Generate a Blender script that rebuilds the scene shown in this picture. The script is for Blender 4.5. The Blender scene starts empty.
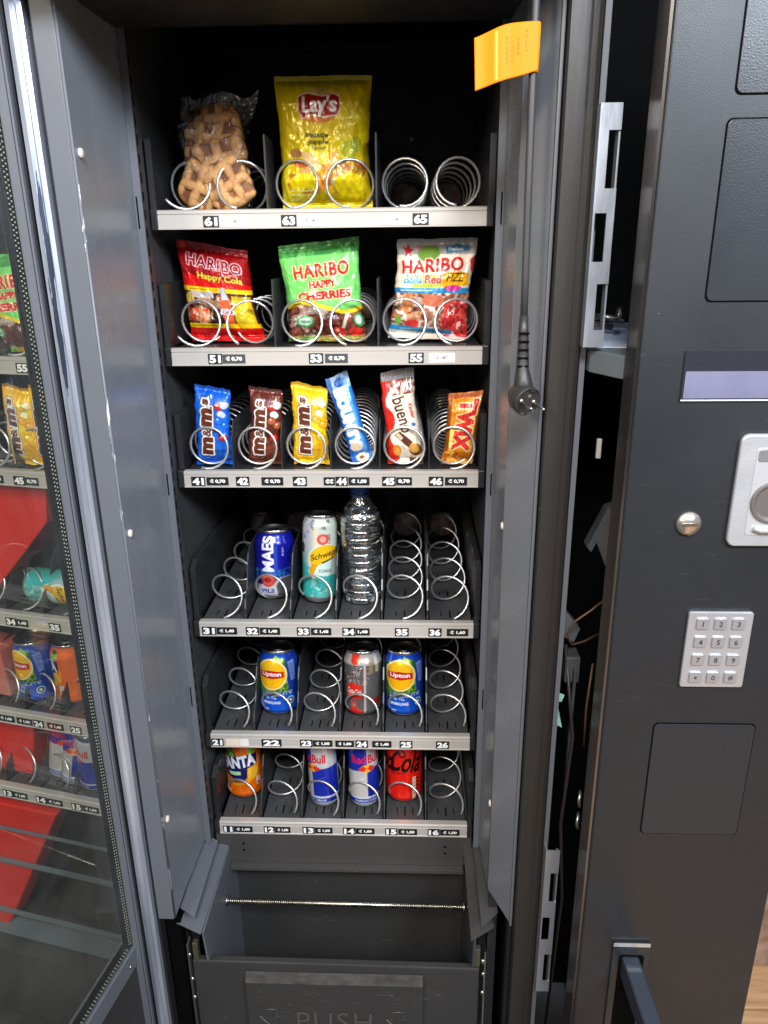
import bpy, bmesh, math, random
import numpy as np
from mathutils import Vector, Matrix, Euler
R = math.radians
random.seed(7)
COL = bpy.context.scene.collection
# ---------------------------------------------------------------- materials
def lin(c):
    return tuple((x/12.92 if x <= .04045 else ((x+.055)/1.055)**2.4) for x in c)
MATS = {}
def mat(name, col=(.5,.5,.5), rough=.5, metal=0., rvar=0., rscale=30, col2=None, cscale=8, bump=0., bscale=400,
        spec=.5, specks=None, attr=None, stretch=(1,1,1), coat=0., trans=0., ior=1.45, chips=None, scratch=0.):
    if name in MATS: return MATS[name]
    m = bpy.data.materials.new(name); m.use_nodes = True
    nt = m.node_tree; N = nt.nodes; L = nt.links
    b = N['Principled BSDF']
    b.inputs['Base Color'].default_value = (*col, 1); b.inputs['Roughness'].default_value = rough
    b.inputs['Metallic'].default_value = metal; b.inputs['IOR'].default_value = ior
    b.inputs['Specular IOR Level'].default_value = spec
    b.inputs['Coat Weight'].default_value = coat; b.inputs['Coat Roughness'].default_value = .08
    b.inputs['Transmission Weight'].default_value = trans
    tc = N.new('ShaderNodeTexCoord'); mp = N.new('ShaderNodeMapping'); mp.inputs['Scale'].default_value = stretch
    L.new(tc.outputs['Object'], mp.inputs[0])
    def noise(scale, detail=4):
        n = N.new('ShaderNodeTexNoise'); n.inputs['Scale'].default_value = scale; n.inputs['Detail'].default_value = detail
        L.new(mp.outputs[0], n.inputs['Vector']); return n
    csrc = None
    if attr:
        a = N.new('ShaderNodeAttribute'); a.attribute_name = attr; csrc = a.outputs['Color']
    if col2:
        n = noise(cscale); r = N.new('ShaderNodeValToRGB'); L.new(n.outputs['Fac'], r.inputs[0])
        r.color_ramp.elements[0].position = .35; r.color_ramp.elements[1].position = .68
        r.color_ramp.elements[0].color = (*col,1); r.color_ramp.elements[1].color = (*col2,1); csrc = r.outputs[0]
    for ch in ([specks] if specks else []):
        v = N.new('ShaderNodeTexVoronoi'); v.inputs['Scale'].default_value = ch[1]; L.new(mp.outputs[0], v.inputs['Vector'])
        s = N.new('ShaderNodeMath'); s.operation = 'MULTIPLY_ADD'
        n = noise(ch[1]*.35, 2); L.new(n.outputs['Fac'], s.inputs[0]); s.inputs[1].default_value = ch[2]*1.0; s.inputs[2].default_value = -ch[2]*.5
        lt = N.new('ShaderNodeMath'); lt.operation = 'LESS_THAN'; L.new(v.outputs['Distance'], lt.inputs[0]); L.new(s.outputs[0], lt.inputs[1])
        mx = N.new('ShaderNodeMix'); mx.data_type = 'RGBA'; L.new(lt.outputs[0], mx.inputs[0])
        if csrc: L.new(csrc, mx.inputs[6])
        else: mx.inputs[6].default_value = (*col,1)
        mx.inputs[7].default_value = (*ch[0],1); csrc = mx.outputs[2]
    if chips:   # worn paint: patches of another colour where a noise is high
        n = noise(chips[1], 6); r = N.new('ShaderNodeMath'); r.operation = 'GREATER_THAN'; r.inputs[1].default_value = chips[2]
        L.new(n.outputs['Fac'], r.inputs[0]); mx = N.new('ShaderNodeMix'); mx.data_type = 'RGBA'; L.new(r.outputs[0], mx.inputs[0])
        if csrc: L.new(csrc, mx.inputs[6])
        else: mx.inputs[6].default_value = (*col,1)
        mx.inputs[7].default_value = (*chips[0],1); csrc = mx.outputs[2]
    if scratch:
        mp2 = N.new('ShaderNodeMapping'); mp2.inputs['Rotation'].default_value = (.3,.5,.4); mp2.inputs['Scale'].default_value = (1,1,9); L.new(tc.outputs['Object'], mp2.inputs[0])
        n = N.new('ShaderNodeTexNoise'); n.inputs['Scale'].default_value = 5; n.inputs['Detail'].default_value = 3; L.new(mp2.outputs[0], n.inputs['Vector'])
        s1 = N.new('ShaderNodeMath'); s1.operation = 'SUBTRACT'; L.new(n.outputs['Fac'], s1.inputs[0]); s1.inputs[1].default_value = .5
        s2 = N.new('ShaderNodeMath'); s2.operation = 'ABSOLUTE'; L.new(s1.outputs[0], s2.inputs[0])
        s3 = N.new('ShaderNodeMath'); s3.operation = 'LESS_THAN'; L.new(s2.outputs[0], s3.inputs[0]); s3.inputs[1].default_value = .0022
        n2 = noise(13, 2); s4 = N.new('ShaderNodeMath'); s4.operation = 'GREATER_THAN'; L.new(n2.outputs['Fac'], s4.inputs[0]); s4.inputs[1].default_value = .56
        s5 = N.new('ShaderNodeMath'); s5.operation = 'MULTIPLY'; L.new(s3.outputs[0], s5.inputs[0]); L.new(s4.outputs[0], s5.inputs[1])
        s6 = N.new('ShaderNodeMath'); s6.operation = 'MULTIPLY'; L.new(s5.outputs[0], s6.inputs[0]); s6.inputs[1].default_value = scratch
        mx = N.new('ShaderNodeMix'); mx.data_type = 'RGBA'; L.new(s6.outputs[0], mx.inputs[0])
        if csrc: L.new(csrc, mx.inputs[6])
        else: mx.inputs[6].default_value = (*col,1)
        mx.inputs[7].default_value = (.38,.38,.37,1); csrc = mx.outputs[2]
    if csrc: L.new(csrc, b.inputs['Base Color'])
    if rvar:
        n = noise(rscale, 5); mr = N.new('ShaderNodeMapRange'); L.new(n.outputs['Fac'], mr.inputs[0])
        mr.inputs[1].default_value = .3; mr.inputs[2].default_value = .7
        mr.inputs[3].default_value = max(.02, rough-rvar); mr.inputs[4].default_value = rough+rvar; L.new(mr.outputs[0], b.inputs['Roughness'])
    if bump:
        n = noise(bscale, 3); bp = N.new('ShaderNodeBump'); bp.inputs['Strength'].default_value = bump; bp.inputs['Distance'].default_value = .001
        L.new(n.outputs['Fac'], bp.inputs['Height']); L.new(bp.outputs[0], b.inputs['Normal'])
    MATS[name] = m; return m
def glassmat(name, tint=(1,1,1), rough=.02, base=.04, gain=1., bump=0., bscale=60, haze=0.):
    """thin clear sheet: Fresnel mix of straight-through and mirror"""
    m = bpy.data.materials.new(name); m.use_nodes = True; nt = m.node_tree; N = nt.nodes; L = nt.links
    N.remove(N['Principled BSDF']); out = N['Material Output']
    t = N.new('ShaderNodeBsdfTransparent'); t.inputs[0].default_value = (*tint,1)
    g = N.new('ShaderNodeBsdfGlossy'); g.inputs['Roughness'].default_value = rough
    f = N.new('ShaderNodeFresnel'); f.inputs[0].default_value = 1.5
    ge = N.new('ShaderNodeNewGeometry'); iq = N.new('ShaderNodeMath'); iq.operation = 'MULTIPLY_ADD'; L.new(ge.outputs['Backfacing'], iq.inputs[0]); iq.inputs[1].default_value = 1/1.5-1.5; iq.inputs[2].default_value = 1.5; L.new(iq.outputs[0], f.inputs[0])
    a = N.new('ShaderNodeMath'); a.operation = 'MULTIPLY_ADD'; L.new(f.outputs[0], a.inputs[0]); a.inputs[1].default_value = gain; a.inputs[2].default_value = base; a.use_clamp = True
    mx = N.new('ShaderNodeMixShader'); L.new(a.outputs[0], mx.inputs[0]); L.new(t.outputs[0], mx.inputs[1]); L.new(g.outputs[0], mx.inputs[2]); L.new(mx.outputs[0], out.inputs[0])
    if haze:  # pale diffuse layer painting a smeary hazy veil over the sheet
        tc = N.new('ShaderNodeTexCoord'); n = N.new('ShaderNodeTexNoise'); n.inputs['Scale'].default_value = 7; n.inputs['Detail'].default_value = 6; n.inputs['Distortion'].default_value = 1.5
        L.new(tc.outputs['Object'], n.inputs['Vector']); mr = N.new('ShaderNodeMapRange'); L.new(n.outputs['Fac'], mr.inputs[0]); mr.inputs[1].default_value = .35; mr.inputs[2].default_value = .7
        mr.inputs[3].default_value = haze*.45; mr.inputs[4].default_value = haze*1.6; d = N.new('ShaderNodeBsdfDiffuse'); d.inputs[0].default_value = (.55,.55,.52,1)
        m2 = N.new('ShaderNodeMixShader'); L.new(mr.outputs[0], m2.inputs[0]); L.new(mx.outputs[0], m2.inputs[1]); L.new(d.outputs[0], m2.inputs[2]); L.new(m2.outputs[0], out.inputs[0])
    if bump:
        tc = N.new('ShaderNodeTexCoord'); n = N.new('ShaderNodeTexNoise'); n.inputs['Scale'].default_value = bscale; n.inputs['Detail'].default_value = 4
        L.new(tc.outputs['Object'], n.inputs['Vector']); bp = N.new('ShaderNodeBump'); bp.inputs['Strength'].default_value = bump; bp.inputs['Distance'].default_value = .004
        L.new(n.outputs['Fac'], bp.inputs['Height']); L.new(bp.outputs[0], g.inputs['Normal']); L.new(bp.outputs[0], f.inputs['Normal'])
    MATS[name] = m; return m
PANEL = mat('cabinet_paint', (.178,.192,.215), .27, rvar=.05, rscale=12, bump=.10, bscale=900, specks=((.5,.5,.5),48,.05), coat=.0, scratch=.35)
PANELF = mat('cabinet_paint_matt', (.115,.122,.14), .45, rvar=.06, rscale=14, bump=.15, bscale=900)
EDGE = mat('worn_edge', (.16,.17,.19), .4, chips=((.62,.62,.66),70,.60), stretch=(1,1,.30))
INNER = mat('inner_black', (.018,.018,.020), .5, rvar=.1, bump=.1, bscale=500)
INNERG = mat('inner_grey_steel', (.05,.052,.056), .42, rvar=.08, bump=.1, bscale=600, specks=((.35,.35,.35),70,.06))
DOOR = mat('anthracite_paint', (.0160,.0180,.0210), .40, rvar=.12, rscale=6, bump=.13, bscale=900, specks=((.45,.45,.44),34,.05), scratch=.035)
DOORI = mat('anthracite_paint_plate', (.0190,.0220,.0265), .33, rvar=.05, rscale=9, bump=.15, bscale=700, specks=((.4,.4,.4),30,.03))
TRIM = mat('brown_gloss_trim', (.045,.038,.033), .26, metal=.7, rvar=.1, rscale=6, stretch=(1,1,.3), col2=(.17,.14,.115), cscale=9)
COLUMN = mat('column_paint', (.024,.021,.019), .46, rvar=.1, rscale=20, bump=.2, bscale=250, stretch=(1,1,.15))
DKSTEEL = mat('bin_steel', (.055,.052,.05), .40, rvar=.08, bump=.15, bscale=500, specks=((.4,.38,.35),60,.05))
FLAP = mat('flap_black', (.035,.034,.033), .42, rvar=.14, rscale=14, bump=.2, bscale=400, specks=((.35,.34,.32),55,.07), scratch=.12)
FLAPS = mat('flap_scuffed', (.038,.036,.034), .38, metal=.3, rvar=.1, rscale=25, col2=(.07,.066,.062), cscale=40, stretch=(1,1,3))
BLACK = mat('matt_black', (.003,.003,.003), .9, spec=.03)
RUBBER = mat('rubber', (.012,.012,.014), .55)
ALU = mat('brushed_aluminium', (.50,.465,.425), .42, metal=.25, rvar=.06, rscale=90, bump=.05, bscale=700, stretch=(.05,1,1))
ALUL = mat('milled_aluminium', (.30,.33,.38), .36, metal=.7, rvar=.12, rscale=60, bump=.15, bscale=300, stretch=(1,1,.2), col2=(.46,.49,.54), cscale=20)
GASKET = mat('silver_gasket', (.33,.36,.43), .36, metal=.65, rvar=.12, rscale=25, col2=(.66,.70,.78), cscale=30, bump=.8, bscale=55, stretch=(1.6,1,.10), chips=((.05,.06,.09),38,.63))
WIRE = mat('satin_wire', (.72,.71,.70), .33, metal=.85, rvar=.05)
TRAY = mat('tray_grey', (.052,.052,.053), .45, rvar=.08, bump=.1, bscale=500, specks=((.5,.5,.5),90,.06))
PLAST = mat('black_plastic', (.02,.02,.022), .34, rvar=.06)
DIV = mat('divider_plastic', (.030,.031,.034), .3, rvar=.05)
TAGK = mat('tag_black', (.012,.012,.012), .45)
TAGG = mat('tag_grey', (.06,.06,.06), .45)
TAGW = mat('tag_white', (.72,.70,.66), .5)
TAGB = mat('tag_beige', (.72,.60,.45), .5)
WHITE = mat('print_white', (.85,.85,.83), .5)
GREYT = mat('print_grey', (.12,.12,.12), .5)
DISC = mat('coupling_plastic', (.75,.66,.62), .4, col2=(.45,.18,.15), cscale=60)
SILVER = mat('cast_silver', (.55,.56,.58), .35, metal=.55, rvar=.08, bump=.25, bscale=500)
SILVERP = mat('keypad_metal', (.50,.51,.54), .32, metal=.6, rvar=.08, bump=.1, bscale=400)
KEYM = mat('key_metal', (.42,.43,.46), .28, metal=.6, rvar=.08)
PRINT = mat('print_dark', (.03,.03,.035), .5)
BRASS = mat('zinc_steel', (.62,.58,.48), .28, metal=1., rvar=.1, rscale=80)
STEEL = mat('bolt_steel', (.6,.58,.54), .3, metal=1.)
SCREWW = mat('plug_cream', (.78,.72,.62), .45, col2=(.6,.54,.46), cscale=150)
LCD = mat('display_glass', (.12,.12,.19), .12, coat=.6, col2=(.19,.19,.28), cscale=9)
LCDK = mat('display_dark', (.02,.022,.03), .08, coat=.6)
CABLE = mat('cable_grey', (.045,.045,.048), .42, rvar=.05)
YELLOW = mat('tag_yellow', (.88,.42,.012), .5)
CAN = mat('can_print', (1,1,1), .24, metal=.35, attr='paint', rvar=.03, coat=.25)
BAG = mat('foil_print', (1,1,1), .33, metal=.12, attr='paint', rvar=.06, rscale=60, coat=.3, bump=.08, bscale=120)
LID = mat('can_lid', (.72,.72,.73), .22, metal=1., rvar=.05)
WAF = mat('waffle_dough', (1,1,1), .55, attr='paint', bump=.15, bscale=250)
FILM = glassmat('clear_film', (.97,.97,.97), .07, .05, 1.0, 1., 70)
PET = glassmat('clear_bottle', (.97,.99,1.0), .14, .22, 1.7, .8, 70)
PANE = glassmat('door_glass', (.90,.93,.91), .006, .0, .75, haze=.022)
WATER = mat('water', (.90,.96,1.0), .0, trans=1., ior=1.33, bump=.6, bscale=45)
CAPB = mat('cap_blue', (.02,.07,.25), .35)
RED = mat('reflected_red', (.62,.02,.012), .35, rvar=.05, col2=(.55,.03,.02), cscale=5)  # colour of the shapes added for the red reflection
COPPER = mat('orange_wire', (.12,.065,.03), .4)
GREEN = mat('green_tag', (.30,.62,.48), .5)
PAPER = mat('paper_blue_white', (.62,.66,.75), .6, col2=(.3,.36,.55), cscale=14)
BAYS = mat('bay_shelf_steel', (.12,.14,.15), .4, rvar=.1)
BRKT = mat('bracket_grey', (.13,.135,.14), .5)
WOOD = mat('deck_wood', (.46,.24,.11), .6, col2=(.66,.40,.20), cscale=6, stretch=(1,9,1), bump=.3, bscale=40)
GROUND = mat('dark_ground', (.035,.034,.033), .6, col2=(.07,.066,.06), cscale=9, rvar=.1, bump=.3, bscale=80)
DIRT = mat('dirty_board', (.25,.15,.10), .8, col2=(.45,.30,.22), cscale=30, bump=.5, bscale=60)
# ---------------------------------------------------------------- mesh builder
class MB:
    def __init__(s): s.v=[]; s.f=[]; s.m=[]; s.s=[]
    def add(s, vs, fs, mi=0, sm=False):
        o=len(s.v); s.v+= [tuple(map(float,p)) for p in vs]; s.f += [tuple(i+o for i in f) for f in fs]; s.m += [mi]*len(fs); s.s += [sm]*len(fs); return s
    def box(s,x0,x1,y0,y1,z0,z1,mi=0):
        if x0>x1:x0,x1=x1,x0
        if y0>y1:y0,y1=y1,y0
        if z0>z1:z0,z1=z1,z0
        v=[(x0,y0,z0),(x1,y0,z0),(x1,y1,z0),(x0,y1,z0),(x0,y0,z1),(x1,y0,z1),(x1,y1,z1),(x0,y1,z1)]
        return s.add(v,[(0,3,2,1),(4,5,6,7),(0,1,5,4),(1,2,6,5),(2,3,7,6),(3,0,4,7)],mi)
    def prism(s, poly, vec, mi=0):   # poly: list of 3d points, extruded by vec
        n=len(poly); p=[Vector(q) for q in poly]; w=Vector(vec)
        return s.add([tuple(q) for q in p]+[tuple(q+w) for q in p],[tuple(range(n)),tuple(range(2*n-1,n-1,-1))]+[(i,i+n,(i+1)%n+n,(i+1)%n) for i in range(n)],mi)
    def rrect(s, x0,x1,z0,z1,r,y0,y1,mi=0,n=5):  # rounded rectangle plate in XZ
        P=[]
        for cx,cz,a in ((x1-r,z1-r,0),(x0+r,z1-r,90),(x0+r,z0+r,180),(x1-r,z0+r,270)):
            for k in range(n+1):
                t=R(a+90*k/n); P.append((cx+r*math.cos(t),y0,cz+r*math.sin(t)))
        return s.prism(P,(0,y1-y0,0),mi)
    def tube(s, pts, r, n=8, mi=0, cap=True):
        P=[Vector(p) for p in pts]; V=[];F=[]; up=None
        for i,p in enumerate(P):
            t=(P[min(i+1,len(P)-1)]-P[max(i-1,0)]).normalized()
            if up is None: up = Vector((0,0,1)) if abs(t.z)<.9 else Vector((1,0,0))
            a=t.cross(up); 
            if a.length<1e-6: a=Vector((1,0,0))
            a.normalize(); b=t.cross(a).normalized(); up=-b if False else up
            up=a.cross(t).normalized()
            rr=r[i] if isinstance(r,(list,tuple)) else r
            for k in range(n):
                q=p+a*rr*math.cos(2*math.pi*k/n)+up*rr*math.sin(2*math.pi*k/n); V.append(tuple(q))
        for i in range(len(P)-1):
            for k in range(n):
                F.append((i*n+k,i*n+(k+1)%n,(i+1)*n+(k+1)%n,(i+1)*n+k))
        if cap: F.append(tuple(range(n-1,-1,-1))); F.append(tuple(range((len(P)-1)*n,len(P)*n)))
        return s.add(V,F,mi,True)
    def lathe(s, prof, c=(0,0,0), n=40, mi=0, axis='z', sm=True):
        V=[];F=[]
        for (r,h) in prof:
            for k in range(n):
                a=2*math.pi*k/n
                q=(r*math.cos(a),r*math.sin(a),h)
                if axis=='y': q=(q[0],-q[2],q[1])     # h grows toward the viewer (-Y)
                if axis=='x': q=(q[2],q[0],q[1])
                V.append((c[0]+q[0],c[1]+q[1],c[2]+q[2]))
        for i in range(len(prof)-1):
            for k in range(n): F.append((i*n+k,i*n+(k+1)%n,(i+1)*n+(k+1)%n,(i+1)*n+k))
        s.add(V,F,mi,sm); m=len(prof)
        o=len(s.v)-len(V)
        s.f += [tuple(o+k for k in range(n-1,-1,-1)), tuple(o+(m-1)*n+k for k in range(n))]; s.m += [mi,mi]; s.s += [False,False]
        return s
    def text(s, body, cx, cz, h, y, mi=0, bold=.0, wmax=None, space=1., M=None, shear=0.):
        tv,tt=glyphs(body,bold,space,shear); 
        if len(tv)==0: return s
        x0,x1=tv[:,0].min(),tv[:,0].max(); z0,z1=tv[:,1].min(),tv[:,1].max()
        k=h/(z1-z0); kx=k if wmax is None else min(k,wmax/(x1-x0)) if wmax>0 else -wmax/(x1-x0)
        X=(tv[:,0]-(x0+x1)/2)*kx; Z=(tv[:,1]-(z0+z1)/2)*k
        pts=[(cx+a,y,cz+b) for a,b in zip(X,Z)]
        if M is not None: pts=[tuple(M@Vector(p)) for p in pts]
        return s.add(pts,[tuple(int(i) for i in t) for t in tt],mi)
    def build(s, name, mats, parent=None, bevel=0., seg=2, tf=None):
        me=bpy.data.meshes.new(name); me.from_pydata(s.v,[],s.f)
        for m in (mats if isinstance(mats,(list,tuple)) else [mats]): me.materials.append(m)
        me.polygons.foreach_set('material_index',s.m); me.polygons.foreach_set('use_smooth',s.s)
        me.update(); me.validate()
        bm=bmesh.new(); bm.from_mesh(me)
        if bevel==0 or True:
            big=[f for f in bm.faces if len(f.verts)>3]
            bmesh.ops.recalc_face_normals(bm, faces=big)
        bm.to_mesh(me); bm.free()
        o=bpy.data.objects.new(name,me); COL.objects.link(o)
        if parent: o.parent=parent
        if tf is not None: o.matrix_basis=tf
        if bevel:
            b=o.modifiers.new('bevel','BEVEL'); b.width=bevel; b.segments=seg; b.limit_method='ANGLE'; b.angle_limit=R(40); b.harden_normals=False
        return o
_g={}
def glyphs(body,bold=0.,space=1.,shear=0.):
    key=(body,bold,space,shear)
    if key in _g: return _g[key]
    cu=bpy.data.curves.new('lettering','FONT'); cu.body=body; cu.offset=bold; cu.space_character=space; cu.resolution_u=4; cu.shear=shear
    ob=bpy.data.objects.new('lettering',cu); COL.objects.link(ob)
    dg=bpy.context.evaluated_depsgraph_get(); ev=ob.evaluated_get(dg); me=ev.to_mesh(); me.calc_loop_triangles()
    v=np.array([tuple(p.co)[:2] for p in me.vertices]).reshape(-1,2); t=np.array([tuple(l.vertices) for l in me.loop_triangles]).reshape(-1,3)
    # make all triangles face -Y when y-up text stands in XZ
    if len(t):
        a,b,c=v[t[:,0]],v[t[:,1]],v[t[:,2]]; sgn=(b[:,0]-a[:,0])*(c[:,1]-a[:,1])-(b[:,1]-a[:,1])*(c[:,0]-a[:,0])
        t[sgn<0]=t[sgn<0][:,::-1]
    ev.to_mesh_clear(); COL.objects.unlink(ob); bpy.data.objects.remove(ob); bpy.data.curves.remove(cu)
    _g[key]=(v,t); return _g[key]
def tag(o,label=None,cat=None,group=None,kind=None):
    if label:o['label']=label
    if cat:o['category']=cat
    if group:o['group']=group
    if kind:o['kind']=kind
    return o
def empty(name,loc=(0,0,0),rz=0,label=None,cat=None,group=None):
    o=bpy.data.objects.new(name,None); COL.objects.link(o); o.location=loc; o.rotation_euler=(0,0,rz); o.empty_display_size=.05
    return tag(o,label,cat,group)
def copy_tree(o,parent=None):
    c=o.copy(); COL.objects.link(c); c.parent=parent
    for ch in [k for k in bpy.data.objects if k.parent==o]: copy_tree(ch,c)
    return c
# ---------------------------------------------------------------- numpy artwork canvas
def vnoise(x,y,seed):
    rs=np.random.RandomState(seed); T=rs.rand(64,64)
    xi=np.floor(x).astype(int); yi=np.floor(y).astype(int); fx=x-xi; fy=y-yi; fx=fx*fx*(3-2*fx); fy=fy*fy*(3-2*fy)
    g=lambda a,b:T[a%64,b%64]
    return (g(xi,yi)*(1-fx)+g(xi+1,yi)*fx)*(1-fy)+(g(xi,yi+1)*(1-fx)+g(xi+1,yi+1)*fx)*fy
def fbm(x,y,seed,o=4):
    r=0;a=.5
    for k in range(o): r=r+a*vnoise(x*2**k,y*2**k,seed+k); a*=.5
    return r
class Art:
    """w,h in metres; y runs DOWN from the top; 0.33 mm samples averaged to the mesh grid"""
    def __init__(s,w,h,bg,res=.00036):
        s.w,s.h=w,h; s.nx=int(w/res)+1; s.ny=int(h/res)+1; s.im=np.zeros((s.ny,s.nx,3))+np.array(bg)
        s.X,s.Y=np.meshgrid((np.arange(s.nx)+.5)/s.nx,(np.arange(s.ny)+.5)/s.ny)   # 0..1
        s.asp=w/h
    def put(s,m,c,a=1.):
        m=(m*a)[...,None] if m.dtype!=bool else (m.astype(float)*a)[...,None]
        s.im=s.im*(1-m)+np.array(c)*m; return s
    def rect(s,x0,y0,x1,y1,c,a=1.): return s.put((s.X>=x0)&(s.X<=x1)&(s.Y>=y0)&(s.Y<=y1),c,a)
    def ell(s,cx,cy,rx,ry,c,a=1.,rot=0.):
        dx=(s.X-cx)*s.asp; dy=s.Y-cy; t=R(rot); u=dx*math.cos(t)+dy*math.sin(t); v=-dx*math.sin(t)+dy*math.cos(t)
        return s.put((u/(rx*s.asp))**2+(v/ry)**2<1,c,a)
    def pm(s,P):
        m=np.zeros_like(s.X,bool); n=len(P)
        for i in range(n):
            x0,y0=P[i];x1,y1=P[(i+1)%n]
            if y0==y1: continue
            c=((s.Y>=min(y0,y1))&(s.Y<max(y0,y1)))
            m^= c&(s.X<x0+(s.Y-y0)*(x1-x0)/(y1-y0))
        return m
    def poly(s,P,c,a=1.): return s.put(s.pm(P),c,a)
    def tmask(s,body,cx,cy,h,w=None,rot=0.,bold=.02,shear=0.,space=1.,arc=0.):
        """h = height as a fraction of the art height, w = width as a fraction of its width"""
        v,t=glyphs(body,bold,space,shear); m=np.zeros_like(s.X,bool)
        x0,x1=v[:,0].min(),v[:,0].max(); y0,y1=v[:,1].min(),v[:,1].max()
        H=h*s.h; k=H/(y1-y0); W=(w*s.w) if w else k*(x1-x0)
        u=(v[:,0]-(x0+x1)/2)*W/(x1-x0); q=-(v[:,1]-(y0+y1)/2)*k + arc*(u/(W/2))**2*H
        a=R(rot); px=(cx*s.w+u*math.cos(a)-q*math.sin(a))/s.w*s.nx; py=(cy*s.h+u*math.sin(a)+q*math.cos(a))/s.h*s.ny
        for tr in t:
            ax,ay,bx,by,c0,c1=px[tr[0]],py[tr[0]],px[tr[1]],py[tr[1]],px[tr[2]],py[tr[2]]
            xa=max(int(min(ax,bx,c0)),0); xb=min(int(max(ax,bx,c0))+2,s.nx); ya=max(int(min(ay,by,c1)),0); yb=min(int(max(ay,by,c1))+2,s.ny)
            if xb<=xa or yb<=ya: continue
            gx,gy=np.meshgrid(np.arange(xa,xb)+.5,np.arange(ya,yb)+.5)
            e=lambda x0,y0,x1,y1:(x1-x0)*(gy-y0)-(y1-y0)*(gx-x0)
            e0,e1,e2=e(ax,ay,bx,by),e(bx,by,c0,c1),e(c0,c1,ax,ay)
            m[ya:yb,xa:xb]|=((e0>=-.3)&(e1>=-.3)&(e2>=-.3))|((e0<=.3)&(e1<=.3)&(e2<=.3))
        return m
    def grow(s,m,d):
        n=max(1,int(round(d/(s.w/s.nx)))); o=m.copy()
        for k in range(12):
            a=2*math.pi*k/12; dx=int(round(n*math.cos(a))); dy=int(round(n*math.sin(a)))
            o|=np.roll(np.roll(m,dx,1),dy,0)
            o|=np.roll(np.roll(m,dx//2,1),dy//2,0)
        return o
    def text(s,body,cx,cy,h,c,w=None,rot=0.,bold=.02,out=None,ow=.0012,out2=None,ow2=.002,**k):
        m=s.tmask(body,cx,cy,h,w,rot,bold,**k)
        if out2 is not None: s.put(s.grow(m,ow2),out2)
        if out is not None: s.put(s.grow(m,ow),out)
        return s.put(m,c)
    def blotch(s,mask,cols,fx,fy,seed,thr=None):
        """irregular patches of several colours inside mask (sweets, chips seen through a window)"""
        n=fbm(s.X*fx*s.asp+3.3,s.Y*fy+1.7,seed,3); n2=fbm(s.X*fx*1.7*s.asp+9,s.Y*fy*1.7+4,seed+9,3)
        q=np.clip((n-.22)/.5,0,.999); idx=(q*len(cols)).astype(int); idx=(idx+(n2>.5))%len(cols)
        C=np.array(cols)[idx]; b=(.75+.6*(n2-.45))[...,None]; s.im=np.where(mask[...,None],np.clip(C*b*1.2,0,1),s.im); return s
    def sample(s,u,v):   # u,v in 0..1 arrays -> linear colour, box-blurred
        im=s.im; im=(im+np.roll(im,1,0)+np.roll(im,1,1)+np.roll(np.roll(im,1,0),1,1))/4
        x=np.clip(u*s.nx-.5,0,s.nx-1.001); y=np.clip(v*s.ny-.5,0,s.ny-1.001); xi=x.astype(int); yi=y.astype(int); fx=(x-xi)[...,None]; fy=(y-yi)[...,None]
        c=(im[yi,xi]*(1-fx)+im[yi,np.minimum(xi+1,s.nx-1)]*fx)*(1-fy)+(im[np.minimum(yi+1,s.ny-1),xi]*(1-fx)+im[np.minimum(yi+1,s.ny-1),np.minimum(xi+1,s.nx-1)]*fx)*fy
        c=np.clip(c,0,1); return np.where(c<=.04045,c/12.92,((c+.055)/1.055)**2.4)
def gridmesh(name,P,colr,material,parent=None,closed_u=False,flip=False):
    """P: (nv,nu,3); one quad grid with point colours"""
    nv,nu=P.shape[:2]; idx=np.arange(nv*nu).reshape(nv,nu)
    if closed_u: idx=np.concatenate([idx,idx[:,:1]],1)
    q=np.stack([idx[:-1,:-1],idx[1:,:-1],idx[1:,1:],idx[:-1,1:]],-1).reshape(-1,4)
    if flip: q=q[:,::-1]
    me=bpy.data.meshes.new(name); me.vertices.add(nv*nu); me.vertices.foreach_set('co',P.reshape(-1).astype(np.float32))
    me.loops.add(q.size); me.loops.foreach_set('vertex_index',q.reshape(-1).astype(np.int32))
    me.polygons.add(len(q)); me.polygons.foreach_set('loop_start',np.arange(0,q.size,4,dtype=np.int32)); me.polygons.foreach_set('loop_total',np.full(len(q),4,np.int32))
    me.polygons.foreach_set('use_smooth',np.ones(len(q),bool)); me.update(calc_edges=True)
    if colr is not None:
        a=me.color_attributes.new('paint','FLOAT_COLOR','POINT'); a.data.foreach_set('color',np.concatenate([colr,np.ones(colr.shape[:-1]+(1,))],-1).reshape(-1).astype(np.float32))
    me.materials.append(material); o=bpy.data.objects.new(name,me); COL.objects.link(o)
    if parent:o.parent=parent
    return o
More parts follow.
